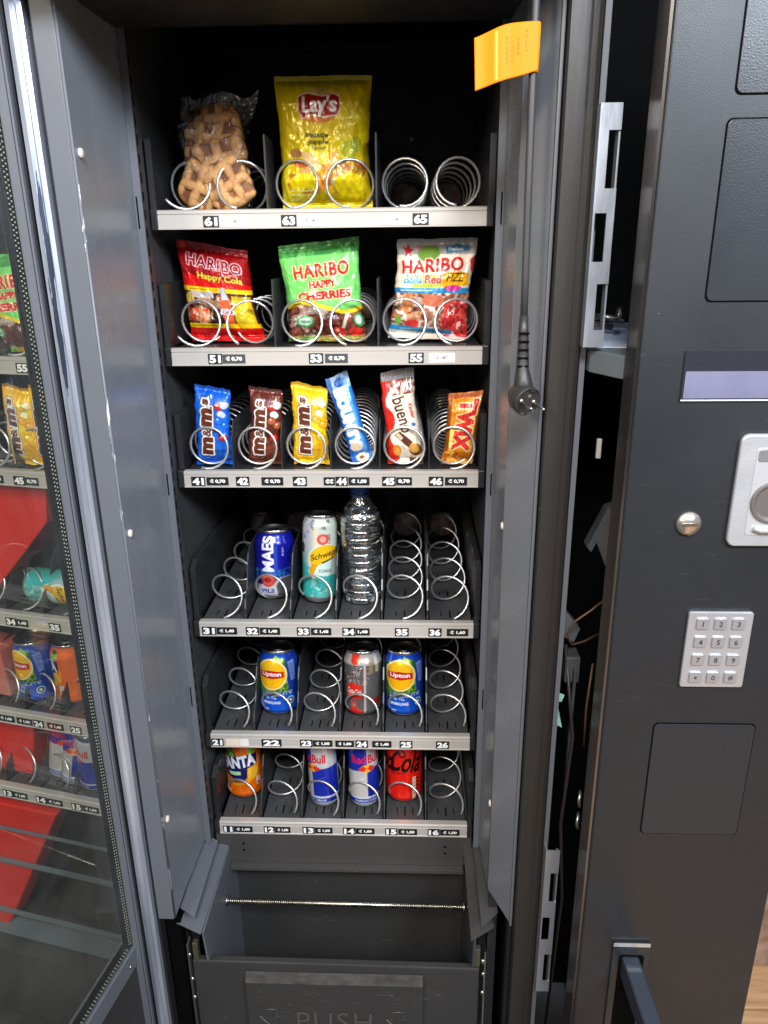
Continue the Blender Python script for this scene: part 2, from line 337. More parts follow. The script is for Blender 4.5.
# ---------------------------------------------------------------- packages
def C(r,g,b): return (r/255,g/255,b/255)
def bag(name,cor,y0,thk,art,material=None,parent=None,seed=1,crimp=.07,lean=0.,wob=.0012,wr=.0022,step=.0009,back=.35,edge=.45,foldx=None,noz=1.,curl=0.):
    TL,TR,BL,BR=[np.array(c) for c in cor]
    w=(np.linalg.norm(TR-TL)+np.linalg.norm(BR-BL))/2; h=(np.linalg.norm(BL-TL)+np.linalg.norm(BR-TR))/2
    nu=max(24,int(w/step)); nv=max(30,int(h/step))
    U1=np.linspace(0,1,nu); V1=np.linspace(0,1,nv); U,V=np.meshgrid(U1,V1)
    A=(TL[None,None]*(1-U[...,None])*(1-V[...,None])+TR*U[...,None]*(1-V[...,None])+BL*(1-U[...,None])*V[...,None]+BR*U[...,None]*V[...,None])
    x=A[...,0]; z=A[...,1]
    # outline: pillow packs pull in at the sides, edges wander
    pull=np.sin(np.pi*np.clip((V-crimp)/(1-2*crimp),0,1))
    x=x+(.5-U)*w*.05*pull*2*np.abs(U-.5)*1.2 + (fbm(V*7,V*0+seed,seed)-.47)*wob*4*np.abs(2*U-1)
    z=z+(fbm(U*5+seed,U*0,seed+3)-.47)*wob*3*(np.abs(2*V-1)**6)
    prof=np.clip(4*U*(1-U),0,1)**edge*np.clip(np.minimum(V-crimp,1-crimp-V)/.16,0,1)**.6
    prof=np.nan_to_num(prof)
    cr=1-2*np.abs(fbm(U*4.5*noz*w/h*1.6+seed,V*4.5*noz,seed+11,4)*1.06-.5)*2    # ridged creases
    fine=fbm(U*16*noz*w/h,V*16*noz,seed+17,3)-.47
    near=np.exp(-np.abs(np.minimum(V,1-V)-crimp)/.10)
    pleat=np.sin(U*40*noz+6*fbm(U*3,V*2,seed+5)*3)*near
    disp=wr*(cr*1.25+fine*.32+pleat*.5)
    inz=((V>crimp*.8)&(V<1-crimp*.8)).astype(float)
    teeth=(1-inz)*.00025*np.sign(np.sin(V*h*2*np.pi/.0022))
    yf=y0+lean*(1-V)-thk*prof-disp*(.35+.65*inz)*(.2+.8*np.clip(4*U*(1-U)*3,0,1))+teeth+curl*(1-V)**2*(U-.5)
    yb=y0+lean*(1-V)+thk*back*prof+.0006+np.abs(disp)*.2+curl*(1-V)**2*(U-.5)
    F=np.stack([x,yf,z],-1); B=np.stack([x,yb,z],-1)[:,::-1]
    P=np.concatenate([F,B],1); base=np.array([(BL[0]+BR[0])/2,y0,min(BL[1],BR[1])]); P=P-base
    c=None
    if art is not None:
        c=np.concatenate([art.sample(U,V),art.sample(U,V)[:,::-1]*.6],1)
    o=gridmesh(name,P,c,material or BAG,parent,closed_u=True); 
    o.location=base if parent is None else (0,0,0)
    if parent is not None: o.location=base-np.array(parent.location)
    return o
def can(loc,rad,H,art,rz=0.,label='',group=None,slim=False,tilt=(0,0)):
    t=empty('drink_can',loc,rz,label,'drink can',group); t.rotation_euler=(R(tilt[0]),R(tilt[1]),rz)
    nu=int(2*math.pi*rad/.0008); zs=[.0015]; 
    zz=np.linspace(.0015,H-.0055,int(H/.0008)); sh=.0105; top=H-.0055-(.020 if not slim else .014)
    def rr(z):
        if z<.0015+sh: return rad*(.80+.20*math.sin(min(1,(z-.0015)/sh)*math.pi/2))
        if z>top: 
            k=(z-top)/(H-.0055-top); return rad*(1-(.17 if not slim else .13)*(k*k*(3-2*k)))
        return rad
    rs=np.array([rr(z) for z in zz]); a=np.linspace(0,2*np.pi,nu,endpoint=False)
    # angle 0 of the art (u=.5) faces -Y ; u grows to the right seen from the front
    ang=-np.pi/2+(a-np.pi)
    P=np.stack([rs[:,None]*np.cos(ang)[None],rs[:,None]*np.sin(ang)[None],np.repeat(zz[:,None],nu,1)],-1)
    U=np.repeat((a/(2*np.pi))[None],len(zz),0); V=np.repeat((1-zz/H)[:,None],nu,1)
    gridmesh('body',P,art.sample(U,V),CAN,t,closed_u=True,flip=True)
    rt=rr(zz[-1]); m=MB()
    m.lathe([(rt,H-.0056),(rt+.0012,H-.004),(rt+.0012,H-.001),(rt+.0004,H),(rt-.0008,H-.001),(rt-.0016,H-.0065),(rt-.0045,H-.0070),(rt-.006,H-.0045),(.0005,H-.0045)],n=48)
    lid=m.build('lid',LID,t)
    m=MB(); m.lathe([(.0005,.006),(rad*.55,.005),(rad*.70,.0005),(rad*.74,0),(rad*.80,.0017)],n=48); m.build('base',LID,t)
    m=MB(); m.rrect(-.0075,.0075,-.012,.010,.006,0,.0012); 
    tb=m.build('pull_tab',LID,lid); tb.rotation_euler=(R(-90),0,0); tb.location=(0,0,H-.0032)
    return t
BL_=C(18,70,185)
def art_tea():
    a=Art(.2073,.115,C(20,72,190)); X,Y=a.X,a.Y
    a.blotch(a.pm([(.30,.18),(.47,.10),(.60,.12),(.64,.45),(.62,.82),(.35,.80),(.30,.6)]),[C(60,120,30),C(120,170,40),C(40,100,40),C(90,150,50)],6,6,5)
    a.poly([(.44,.30),(.495,.06),(.55,.12),(.60,.5),(.45,.5)],C(150,185,45)); a.ell(.40,.28,.085,.10,C(225,235,245)); a.ell(.425,.33,.08,.12,C(70,140,50))
    a.poly([(.585,.05),(.70,.08),(.72,.95),(.64,.95),(.60,.5)],C(24,60,160))
    a.poly([(.60,.17),(.67,.15),(.68,.46),(.63,.47)],C(150,175,225),.75)
    for k in range(7): a.rect(.605,.2+k*.037,.665,.21+k*.037,C(40,70,160))
    a.blotch((Y>.62)&(Y<.71)&(X>.36)&(X<.64),[C(40,110,220),C(240,245,250),C(30,90,200),C(90,160,60)],22,22,8)
    a.poly([(.34,.72),(.66,.66),(.70,1),(.32,1)],C(16,84,205))
    a.ell(.457,.355,.139,.240,C(252,235,190)); a.ell(.457,.355,.127,.219,C(253,190,10)); a.ell(.455,.27,.09,.09,C(255,215,60),.5)
    a.poly([(.345,.308),(.457,.288),(.57,.308),(.57,.398),(.457,.418),(.345,.398)],C(205,30,25))
    a.text('Lipton',.458,.352,.085,C(255,255,255),w=.175,bold=.035)
    a.text('Ice Tea',.45,.715,.035,C(210,225,250),w=.10); a.text('SPARKLING',.45,.79,.045,C(255,255,255),w=.165,bold=.04)
    a.rect(.38,.885,.43,.90,C(230,235,250)); a.rect(.38,.915,.42,.926,C(230,235,250))
    a.ell(.625,.77,.036,.062,C(215,225,235)); a.ell(.625,.77,.026,.045,C(30,60,60)); a.ell(.625,.77,.014,.024,C(215,225,235))
    a.rect(0,0,1,.05,C(20,80,200)); a.rect(0,.975,1,1,C(200,205,210)); return a
def art_beer():
    a=Art(.2073,.115,C(22,26,150)); X,Y=a.X,a.Y
    a.put(np.clip((Y-.45)/.25,0,1)*(Y<.99),C(25,60,175),.7)
    a.blotch((Y+.08*fbm(X*14,Y*3,2)>.60)&(Y<.78),[C(30,90,200),C(60,140,225),C(25,40,150),C(30,70,180)],14,10,12)
    a.poly([(.2,.80),(.50,.78),(.56,.68),(.66,.66),(.66,1),(.2,1)],C(205,205,210)); a.poly([(.53,.80),(.57,.69),(.70,.66),(.72,1),(.55,1)],C(90,92,95))
    a.ell(.463,.715,.062,.10,C(225,70,60)); a.ell(.463,.715,.045,.072,C(235,110,90)); a.ell(.463,.715,.03,.045,C(220,60,55))
    a.text('MAES',.462,.395,.085*1.0,C(255,255,255),w=.285,rot=-90,bold=.06) if False else None
    m=a.tmask('MAES',.468,.335,.185,w=.285,rot=-90,bold=.04); a.put(m,C(255,255,255))
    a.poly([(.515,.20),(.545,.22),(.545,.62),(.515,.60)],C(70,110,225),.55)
    m=a.tmask('BELGIAN',.59,.30,.028,w=.07,rot=-90,bold=.03); a.put(m,C(190,200,240))
    a.text('PILS',.465,.875,.055,C(40,60,140),w=.10,bold=.03); a.rect(.40,.85,.425,.90,C(90,120,180))
    a.rect(0,0,1,.035,C(215,215,230)); a.rect(0,.96,1,1,C(120,120,125)); return a
def art_tonic():
    a=Art(.1822,.146,C(70,190,180)); X,Y=a.X,a.Y
    t=np.clip((Y-.36)/.25,0,1); a.im=(np.array(C(205,215,200))*(1-t[...,None])+np.array(C(60,185,180))*t[...,None])
    a.blotch((Y<.42)&(X<.62)&(fbm(X*20,Y*16,3)>.50),[C(150,160,160),C(190,195,185),C(120,130,135)],18,18,4)
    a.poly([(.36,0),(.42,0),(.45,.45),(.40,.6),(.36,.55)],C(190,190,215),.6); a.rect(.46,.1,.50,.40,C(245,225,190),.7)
    a.ell(.575,.50,.175,.185,C(225,235,225)); a.ell(.585,.485,.165,.155,C(245,195,25)); 
    a.poly([(.40,.62),(.60,.50),(.80,.46),(.80,.7),(.55,.66),(.45,.72)],C(215,235,228)); a.poly([(.415,.62),(.44,.55),(.50,.55),(.46,.66),(.44,.70)],C(235,160,25))
    a.text('Schweppes',.605,.435,.085,C(60,40,30),w=.36,rot=-14,bold=.01,shear=.3)
    a.poly([(.53,.525),(.66,.47),(.66,.485),(.54,.54)],C(50,45,40)); a.ell(.545,.265,.055,.062,C(225,90,80)); a.ell(.545,.265,.03,.035,C(245,170,150))
    a.text('TONIC',.57,.625,.035,C(60,110,110),w=.13); a.blotch((Y>.72)&(X>.40)&(X<.66)&(fbm(X*15,Y*15,8)>.52),[C(120,215,205),C(90,200,195),C(160,225,215)],12,12,9)
    a.rect(.30,.15,.345,.30,C(200,190,160)); a.rect(.30,.32,.345,.43,C(60,60,60)); a.rect(0,0,1,.05,C(190,190,190)); a.rect(0,.93,1,1,C(130,130,130)); return a
def art_dietcola():
    a=Art(.2073,.115,C(92,92,92)); X,Y=a.X,a.Y
    a.put((Y<.20),C(170,166,160)); a.blotch((Y>.22)&(Y<.50)&(X>.32)&(X<.56)&(fbm(X*30,Y*25,5)>.5),[C(90,90,92),C(200,195,195),C(120,60,60)],30,30,7)
    a.rect(.40,.02,.48,.13,C(225,50,35)); a.ell(.44,.13,.04,.06,C(225,50,35)); a.poly([(.355,.52),(.42,.47),(.50,.51),(.50,.72),(.36,.72)],C(225,45,30))
    a.text('Coca-Cola',.43,.605,.09,C(250,240,235),w=.13,rot=6,shear=.4,bold=.02)
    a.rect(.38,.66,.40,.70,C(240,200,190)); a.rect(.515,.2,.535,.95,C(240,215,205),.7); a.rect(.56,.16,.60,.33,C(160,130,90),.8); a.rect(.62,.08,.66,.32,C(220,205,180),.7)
    a.rect(.405,.76,.455,.88,C(210,70,55)); a.rect(.42,.80,.44,.84,C(150,150,150)); a.ell(.44,.925,.07,.055,C(225,50,35)); a.ell(.63,.78,.04,.07,C(150,40,35)); return a
def art_zerocola():
    a=Art(.2073,.115,C(232,34,20)); X,Y=a.X,a.Y
    a.text('Coca',.315,.24,.33,C(28,8,8),w=.20,shear=.35,bold=.03,rot=3)
    a.text('Cola',.52,.235,.36,C(28,8,8),w=.285,shear=.35,bold=.025,rot=4)
    a.ell(.485,.115,.03,.05,C(28,8,8)); a.ell(.485,.115,.018,.033,C(232,34,20))
    a.text('ZERO SUGAR',.44,.43,.035,C(90,10,8),w=.13); a.rect(.575,.50,.61,.88,C(235,215,185)); 
    for k in range(6): a.rect(.617,.52+k*.06,.637,.555+k*.06,C(60,10,8)); a.rect(.583,.53+k*.06,.603,.54+k*.06,C(110,90,80))
    a.im=np.roll(a.im,int(.06*a.ny),0); a.rect(0,0,1,.06,C(200,30,20)); a.rect(0,.97,1,1,C(190,170,150)); return a
def art_orange():
    a=Art(.2073,.115,C(245,110,14)); X,Y=a.X,a.Y
    a.ell(.47,.40,.20,.30,C(250,170,40)); a.ell(.47,.38,.19,.28,C(245,120,15)); a.ell(.585,.50,.085,.12,C(253,180,25)); a.ell(.585,.50,.07,.095,C(255,200,60),.6)
    a.poly([(.33,.10),(.40,.09),(.46,.16),(.47,.25),(.40,.24),(.35,.2)],C(15,30,60)); a.poly([(.34,.12),(.40,.11),(.45,.17),(.455,.23),(.39,.21)],C(120,205,70)); a.ell(.385,.165,.025,.03,C(50,150,60))
    a.poly([(.57,.12),(.64,.05),(.66,.12),(.60,.25),(.575,.24)],C(150,205,70)); a.poly([(.58,.06),(.63,.02),(.66,.06),(.62,.10)],C(40,90,50))
    a.poly([(.30,.30),(.50,.20),(.655,.20),(.655,.37),(.56,.43),(.555,.58),(.52,.63),(.44,.61),(.34,.52)],C(24,28,95))
    a.text('FANTA',.472,.315,.20,C(250,250,255),w=.335,rot=-7,bold=.05)
    a.poly([(.375,.475),(.50,.465),(.50,.525),(.40,.53)],C(190,240,170)); a.rect(.635,.60,.68,.74,C(240,225,205)); a.ell(.66,.71,.012,.02,C(40,30,30)); a.im=np.roll(a.im,int(.05*a.ny),0); a.rect(0,.97,1,1,C(210,190,160)); return a
def art_energy():
    a=Art(.1665,.134,C(28,46,165)); X,Y=a.X,a.Y
    # four slanted quarters, silver and blue, seam through the front
    seam=.5+.0*Y
    a.put((X>seam)&(Y<.42-.10*(X-.5)) ,C(200,200,205)); a.put((X<seam)&(Y>.42-.10*(X-.5)),C(198,196,192))
    a.put((X>.82)&(Y>.42),C(198,196,192)); a.put((X<.18)&(Y<.42),C(200,200,205)); a.put((X>.82)&(Y<.42),C(28,46,165)); a.put((X<.18)&(Y>.42),C(28,46,165))
    a.ell(.5,.40,.075,.055,C(250,175,40)); a.poly([(.40,.40),(.46,.36),(.50,.40),(.46,.44),(.42,.43)],C(225,60,40)); a.poly([(.60,.40),(.54,.36),(.50,.40),(.54,.44),(.58,.43)],C(225,60,40))
    a.text('Red',.41,.27,.12,C(225,30,80),w=.16,bold=.03); a.text('Bull',.585,.27,.12,C(215,30,45),w=.15,bold=.03)
    a.im=np.roll(a.im,int(.03*a.ny),0)
    a.rect(0,.86,1,.92,C(28,46,150)); a.rect(0,.83,1,.86,C(205,210,225)); a.text('ENERGY DRINK',.5,.89,.03,C(200,205,230),w=.3,bold=.03)
    a.rect(0,.92,1,1,C(185,188,195)); a.rect(0,0,1,.09,C(60,65,95)); return a
def art_crisps():
    a=Art(.128,.160,C(214,190,10)); X,Y=a.X,a.Y
    a.put(fbm(X*6,Y*7,3)>.55,C(196,172,12),.5); a.put((Y<.06),C(176,156,20),.6)
    a.ell(.47,.24,.225,.145,C(220,190,60)); a.ell(.47,.235,.205,.135,C(216,160,60)); a.ell(.47,.16,.16,.06,C(205,175,90),.7); a.ell(.47,.31,.17,.055,C(200,120,40))
    a.poly([(.25,.16),(.35,.135),(.50,.165),(.62,.145),(.685,.165),(.70,.25),(.66,.315),(.52,.33),(.40,.31),(.28,.335),(.245,.26)],C(235,215,190))
    a.poly([(.26,.17),(.35,.145),(.50,.175),(.62,.155),(.675,.175),(.69,.25),(.65,.305),(.52,.32),(.40,.30),(.285,.325),(.255,.26)],C(158,28,20))
    a.text("Lay's",.47,.243,.165,C(245,235,235),w=.36,bold=.035,shear=.05,out=C(110,20,20),ow=.0008)
    a.text('Patatje',.445,.458,.046,C(45,45,20),w=.23,bold=.02); a.text('Joppie',.445,.505,.046,C(45,45,20),w=.22,bold=.02); a.text('Flavour',.455,.545,.024,C(60,60,25),w=.15,bold=.01)
    a.ell(.78,.56,.10,.07,C(160,165,25),.8); a.ell(.86,.52,.06,.06,C(140,150,40),.7)
    m=((Y>.60+.06*fbm(X*6,Y,5))&(Y<.88)&(X>.08)&(X<.95)); a.blotch(m&(fbm(X*5,Y*5,20)>.40),[C(225,150,60),C(235,190,40),C(200,120,50),C(240,210,60),C(230,170,110)],8,9,23)
    a.poly([(.25,.56),(.42,.60),(.48,.70),(.40,.72),(.30,.66)],C(225,190,130)); a.poly([(.50,.68),(.60,.58),(.67,.57),(.62,.66),(.54,.73)],C(230,170,90)); a.ell(.20,.58,.07,.035,C(170,120,70)); a.ell(.25,.66,.08,.03,C(220,120,50)); a.ell(.42,.80,.12,.06,C(235,150,60)); a.ell(.63,.80,.06,.03,C(240,225,190))
    a.ell(.28,.80,.16,.07,C(238,214,20)); a.ell(.78,.82,.18,.09,C(236,212,18)); a.rect(0,.93,1,1,C(225,200,12))
    for r_ in range(3):
        for k in range(5): a.rect(.10+k*.06,.845+r_*.035,.142+k*.06,.86+r_*.035,C(240,235,170)); a.rect(.105+k*.06,.848+r_*.035,.125+k*.06,.853+r_*.035,C(90,90,30))
    return a
def art_cola_bag():
    a=Art(.115,.140,C(225,22,18)); X,Y=a.X,a.Y
    a.put(Y<.30+.08*X,C(150,14,18)); a.put((fbm(X*8,Y*8,4)>.56)&(Y<.3),C(190,30,28),.6)
    a.text('HARIBO',.52,.19,.115,C(120,12,20),w=.76,bold=.02,space=1.12,out=C(240,200,200),ow=.0012,rot=5)
    a.text('Happy Cola',.58,.335,.085,C(240,205,60),w=.62,bold=.03,rot=3,out=C(110,20,15),ow=.0007)
    a.rect(0,.43,1,.475,C(250,205,10)); a.rect(.12,.447,.52,.458,C(150,110,20)); a.rect(0,.475,1,.80,C(70,40,35))
    a.blotch((Y>.475)&(Y<.80)&(X<.60),[C(90,45,35),C(130,70,50),C(60,30,28),C(200,150,110)],6,7,6); a.rect(.12,.475,.45,.54,C(215,210,205),.8); a.ell(.10,.55,.07,.06,C(220,180,80))
    a.blotch((Y>.64)&(Y<.78)&(X<.36),[C(240,200,170),C(235,170,120),C(225,80,50)],9,9,14)
    a.poly([(.56,.42),(.62,.42),(.68,.56),(.68,.86),(.56,.86),(.53,.6)],C(235,95,45)); a.poly([(.565,.42),(.61,.42),(.65,.54),(.56,.55)],C(170,205,225)); a.rect(.52,.64,.70,.70,C(225,215,230)); a.text('Cola',.61,.67,.04,C(190,30,40),w=.14,bold=.03); a.ell(.6,.87,.09,.02,C(240,225,190))
    a.blotch((Y>.50)&(Y<.86)&(X>.70)&(X<.97),[C(245,200,20),C(250,215,40),C(240,190,20)],5,5,3)
    a.rect(0,.80,1,.845,C(250,205,10)) ; a.rect(.1,.815,.5,.828,C(150,110,20)); a.rect(0,.845,1,1,C(220,20,16)); a.ell(.08,.05,.05,.04,C(230,60,50)); return a
def art_cherry_bag():
    a=Art(.115,.138,C(120,215,105)); X,Y=a.X,a.Y
    a.put(Y<.13,C(70,150,75)); a.put(fbm(X*7,Y*7,9)>.56,C(150,232,135),.5); a.put((fbm(X*12,Y*12,19)>.6)&(Y<.5),C(100,190,90),.5)
    a.text('HARIBO',.52,.275,.135,C(215,30,28),w=.70,bold=.03,space=1.12,rot=-2,out=C(250,215,170),ow=.001)
    a.text('HAPPY',.52,.41,.075,C(215,35,30),w=.34,bold=.05,rot=-2,out=C(250,225,190),ow=.0006); a.text('CHERRIES',.53,.52,.085,C(210,30,28),w=.68,bold=.05,rot=-2,out=C(250,225,190),ow=.0008)
    m=(Y>.62-.05*np.sin(X*6)); a.put(m,C(240,205,30)); m2=(Y>.66-.05*np.sin(X*6)); a.blotch(m2,[C(120,55,45),C(150,80,60),C(95,45,35),C(190,150,130),C(225,215,205)],7,8,31)
    a.ell(.25,.78,.12,.06,C(70,165,95)); a.ell(.25,.78,.09,.04,C(215,235,215)); a.text('VEGAN',.25,.78,.03,C(40,120,70),w=.14,bold=.03)
    a.ell(.93,.78,.06,.07,C(60,160,80)); a.ell(.93,.78,.04,.045,C(220,235,220)); a.ell(.66,.90,.10,.06,C(222,40,30)); a.ell(.87,.90,.09,.05,C(225,45,35)); a.ell(.64,.88,.03,.02,C(250,170,150)); a.poly([(.78,.70),(.83,.70),(.74,.86),(.70,.86)],C(225,215,190))
    a.blotch(Y>.945,[C(110,160,60),C(200,150,60),C(90,140,60)],10,10,5); return a
def art_fizz_bag():
    a=Art(.115,.137,C(238,225,205)); X,Y=a.X,a.Y
    a.put(Y<.15,C(165,165,165)); a.ell(.40,.14,.14,.08,C(110,150,60)); a.poly([(.07,.07),(.12,.09),(.14,.05),(.16,.09),(.21,.10),(.17,.13),(.19,.17),(.14,.15),(.10,.17),(.11,.13)],C(180,35,40)); a.poly([(.24,.06),(.31,.08),(.28,.13)],C(190,110,110))
    a.poly([(.60,.08),(.75,.05),(.92,.08),(.90,.12),(.62,.14)],C(70,130,165)); a.text('Pocket',.73,.10,.035,C(235,240,240),w=.18)
    a.poly([(.15,.36),(.5,.34),(.66,.40),(.6,.47),(.25,.47)],C(190,205,70)); a.poly([(.60,.34),(.78,.30),(.95,.34),(.97,.45),(.62,.47)],C(250,180,25))
    a.text('HARIBO',.46,.255,.135,C(212,28,25),w=.78,bold=.035,space=1.1,rot=-3,out=C(252,235,215),ow=.0012)
    a.text('Balla',.24,.39,.085,C(60,160,205),w=.24,bold=.015,out=C(245,245,250),ow=.0008); a.text('Red',.49,.39,.085,C(225,60,60),w=.20,bold=.02,out=C(250,235,230),ow=.0008); a.text('F!ZZ',.78,.37,.085,C(30,25,20),w=.24,bold=.012,shear=.2)
    a.ell(.76,.475,.12,.025,C(215,60,150)); a.put((Y>.475)&(Y<.525),C(40,140,195)); a.rect(.08,.493,.5,.505,C(190,225,240)); a.ell(.76,.475,.10,.03,C(215,60,150))
    a.blotch((Y>.525)&(Y<.86),[C(190,110,70),C(235,215,200),C(150,85,60),C(215,150,110),C(235,225,220)],6,7,41)
    a.blotch((Y>.60)&(Y<.97)&(X>.60+.1*fbm(X,Y*6,3)),[C(232,50,50),C(240,90,80),C(225,40,45),C(245,200,190)],9,9,43); a.ell(.78,.72,.012,.01,C(20,20,20)); a.ell(.86,.76,.012,.01,C(20,20,20))
    a.ell(.20,.62,.08,.10,C(200,125,70)); a.ell(.52,.60,.14,.06,C(215,120,90)); a.ell(.28,.84,.09,.05,C(230,60,55)); a.ell(.10,.80,.04,.05,C(110,170,60))
    a.put((Y>.85+.06*X)&(Y<.90+.06*X)&(X<.80),C(40,140,195)); a.rect(.12,.885,.5,.895,C(190,225,240),.6); a.put((Y>.91+.05*X)&(X<.62),C(240,228,210)); a.poly([(.93,.2),(1,.15),(1,.35),(.95,.3)],C(215,50,50)); return a
def art_drops(bg,seed,accent):
    a=Art(.054,.118,bg); X,Y=a.X,a.Y
    a.put(fbm(X*4,Y*8,seed)>.56,tuple(np.clip(np.array(bg)*1.25+.03,0,1)),.6)
    # round sugar-shelled drops printed around the lettering
    rs=np.random.RandomState(seed)
    for (x,y,c) in [(.72,.22,accent[0]),(.86,.20,accent[1]),(.78,.32,accent[1]),(.88,.46,accent[2]),(.80,.62,accent[0]),(.70,.40,accent[2])]:
        a.ell(x,y,.13,.052,tuple(np.array(c)*.55)); a.ell(x,y,.115,.046,c); a.ell(x-.03,y-.015,.03,.012,C(255,255,255),.7)
    a.poly([(.55,.74),(.92,.66),(.98,.93),(.6,.95)],tuple(np.array(accent[2])*.8),.5)
    m=a.tmask("m",.36,.735,.150,w=.50,rot=-88,bold=.07)|a.tmask("&",.36,.565,.105,w=.22,rot=-88,bold=.03)|a.tmask("m",.36,.375,.150,w=.50,rot=-88,bold=.07)|a.tmask("s",.33,.185,.085,w=.16,rot=-88,bold=.05)|a.tmask("'",.50,.245,.03,w=.05,rot=-88,bold=.06)
    a.put(a.grow(m,.0028),C(60,25,12)); a.put(a.grow(m,.0021),C(245,240,232)); a.put(m,C(98,46,26))
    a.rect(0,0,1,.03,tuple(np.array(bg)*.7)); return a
def art_coconut():
    a=Art(.036,.135,C(40,120,205)); X,Y=a.X,a.Y
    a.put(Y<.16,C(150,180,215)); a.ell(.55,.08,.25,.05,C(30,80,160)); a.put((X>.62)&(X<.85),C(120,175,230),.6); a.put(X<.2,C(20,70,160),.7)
    m=a.tmask('BOUNTY',.46,.47,.135,w=2.45,rot=90,bold=.06); a.put(a.grow(m,.0014),C(235,235,225)); a.put(m,C(250,250,240)); a.put(a.grow(m,.0002)&~m,C(90,140,200))
    a.ell(.42,.80,.30,.055,C(235,215,190)); a.ell(.55,.94,.3,.05,C(235,225,205)); a.ell(.5,.94,.12,.02,C(150,80,50)); return a
def art_hazel():
    a=Art(.052,.140,C(236,226,205)); X,Y=a.X,a.Y
    a.put(X<.20+.10*np.sin(Y*16)+.05*fbm(X*5,Y*9,2),C(222,38,24)); a.put((Y<.09),C(150,150,155)); a.blotch((Y>.09)&(Y<.24)&(X>.30+.1*np.sin(Y*40)),[C(60,30,22),C(230,215,195),C(170,60,45),C(90,50,35)],12,8,3)
    m=a.tmask('bueno',.56,.45,.135,w=1.0,rot=80,bold=.012); a.put(m,C(70,32,22))
    m=a.tmask('Kinder',.84,.42,.045,w=.42,rot=82,bold=.03); a.put(m,C(215,45,35)); a.ell(.22,.34,.10,.03,C(250,230,220)); a.ell(.83,.56,.06,.02,C(60,110,190))
    a.poly([(.25,.66),(.42,.62),(.75,.74),(.62,.80)],C(95,50,35)); a.poly([(.28,.66),(.38,.635),(.5,.69),(.42,.72)],C(215,190,160)); a.ell(.80,.83,.18,.07,C(110,60,35)); a.ell(.76,.81,.14,.055,C(225,170,80)); a.ell(.28,.83,.12,.07,C(240,140,50)); a.ell(.30,.85,.07,.045,C(245,180,80)); a.put((Y>.93)&(X>.6),C(80,50,40)); a.ell(.18,.93,.16,.04,C(215,40,25)); return a
def art_caramel():
    a=Art(.050,.110,C(225,140,25)); X,Y=a.X,a.Y
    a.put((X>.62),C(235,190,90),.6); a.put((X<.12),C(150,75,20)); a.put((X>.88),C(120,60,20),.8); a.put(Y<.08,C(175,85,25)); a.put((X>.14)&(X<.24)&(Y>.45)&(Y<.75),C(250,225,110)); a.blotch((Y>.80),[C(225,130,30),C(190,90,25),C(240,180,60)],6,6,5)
    m=a.tmask('TWIX',.56,.44,.25,w=1.55,rot=96,bold=.07); a.put(a.grow(m,.0018),C(245,225,165)); a.put(m,C(214,50,38)); return a
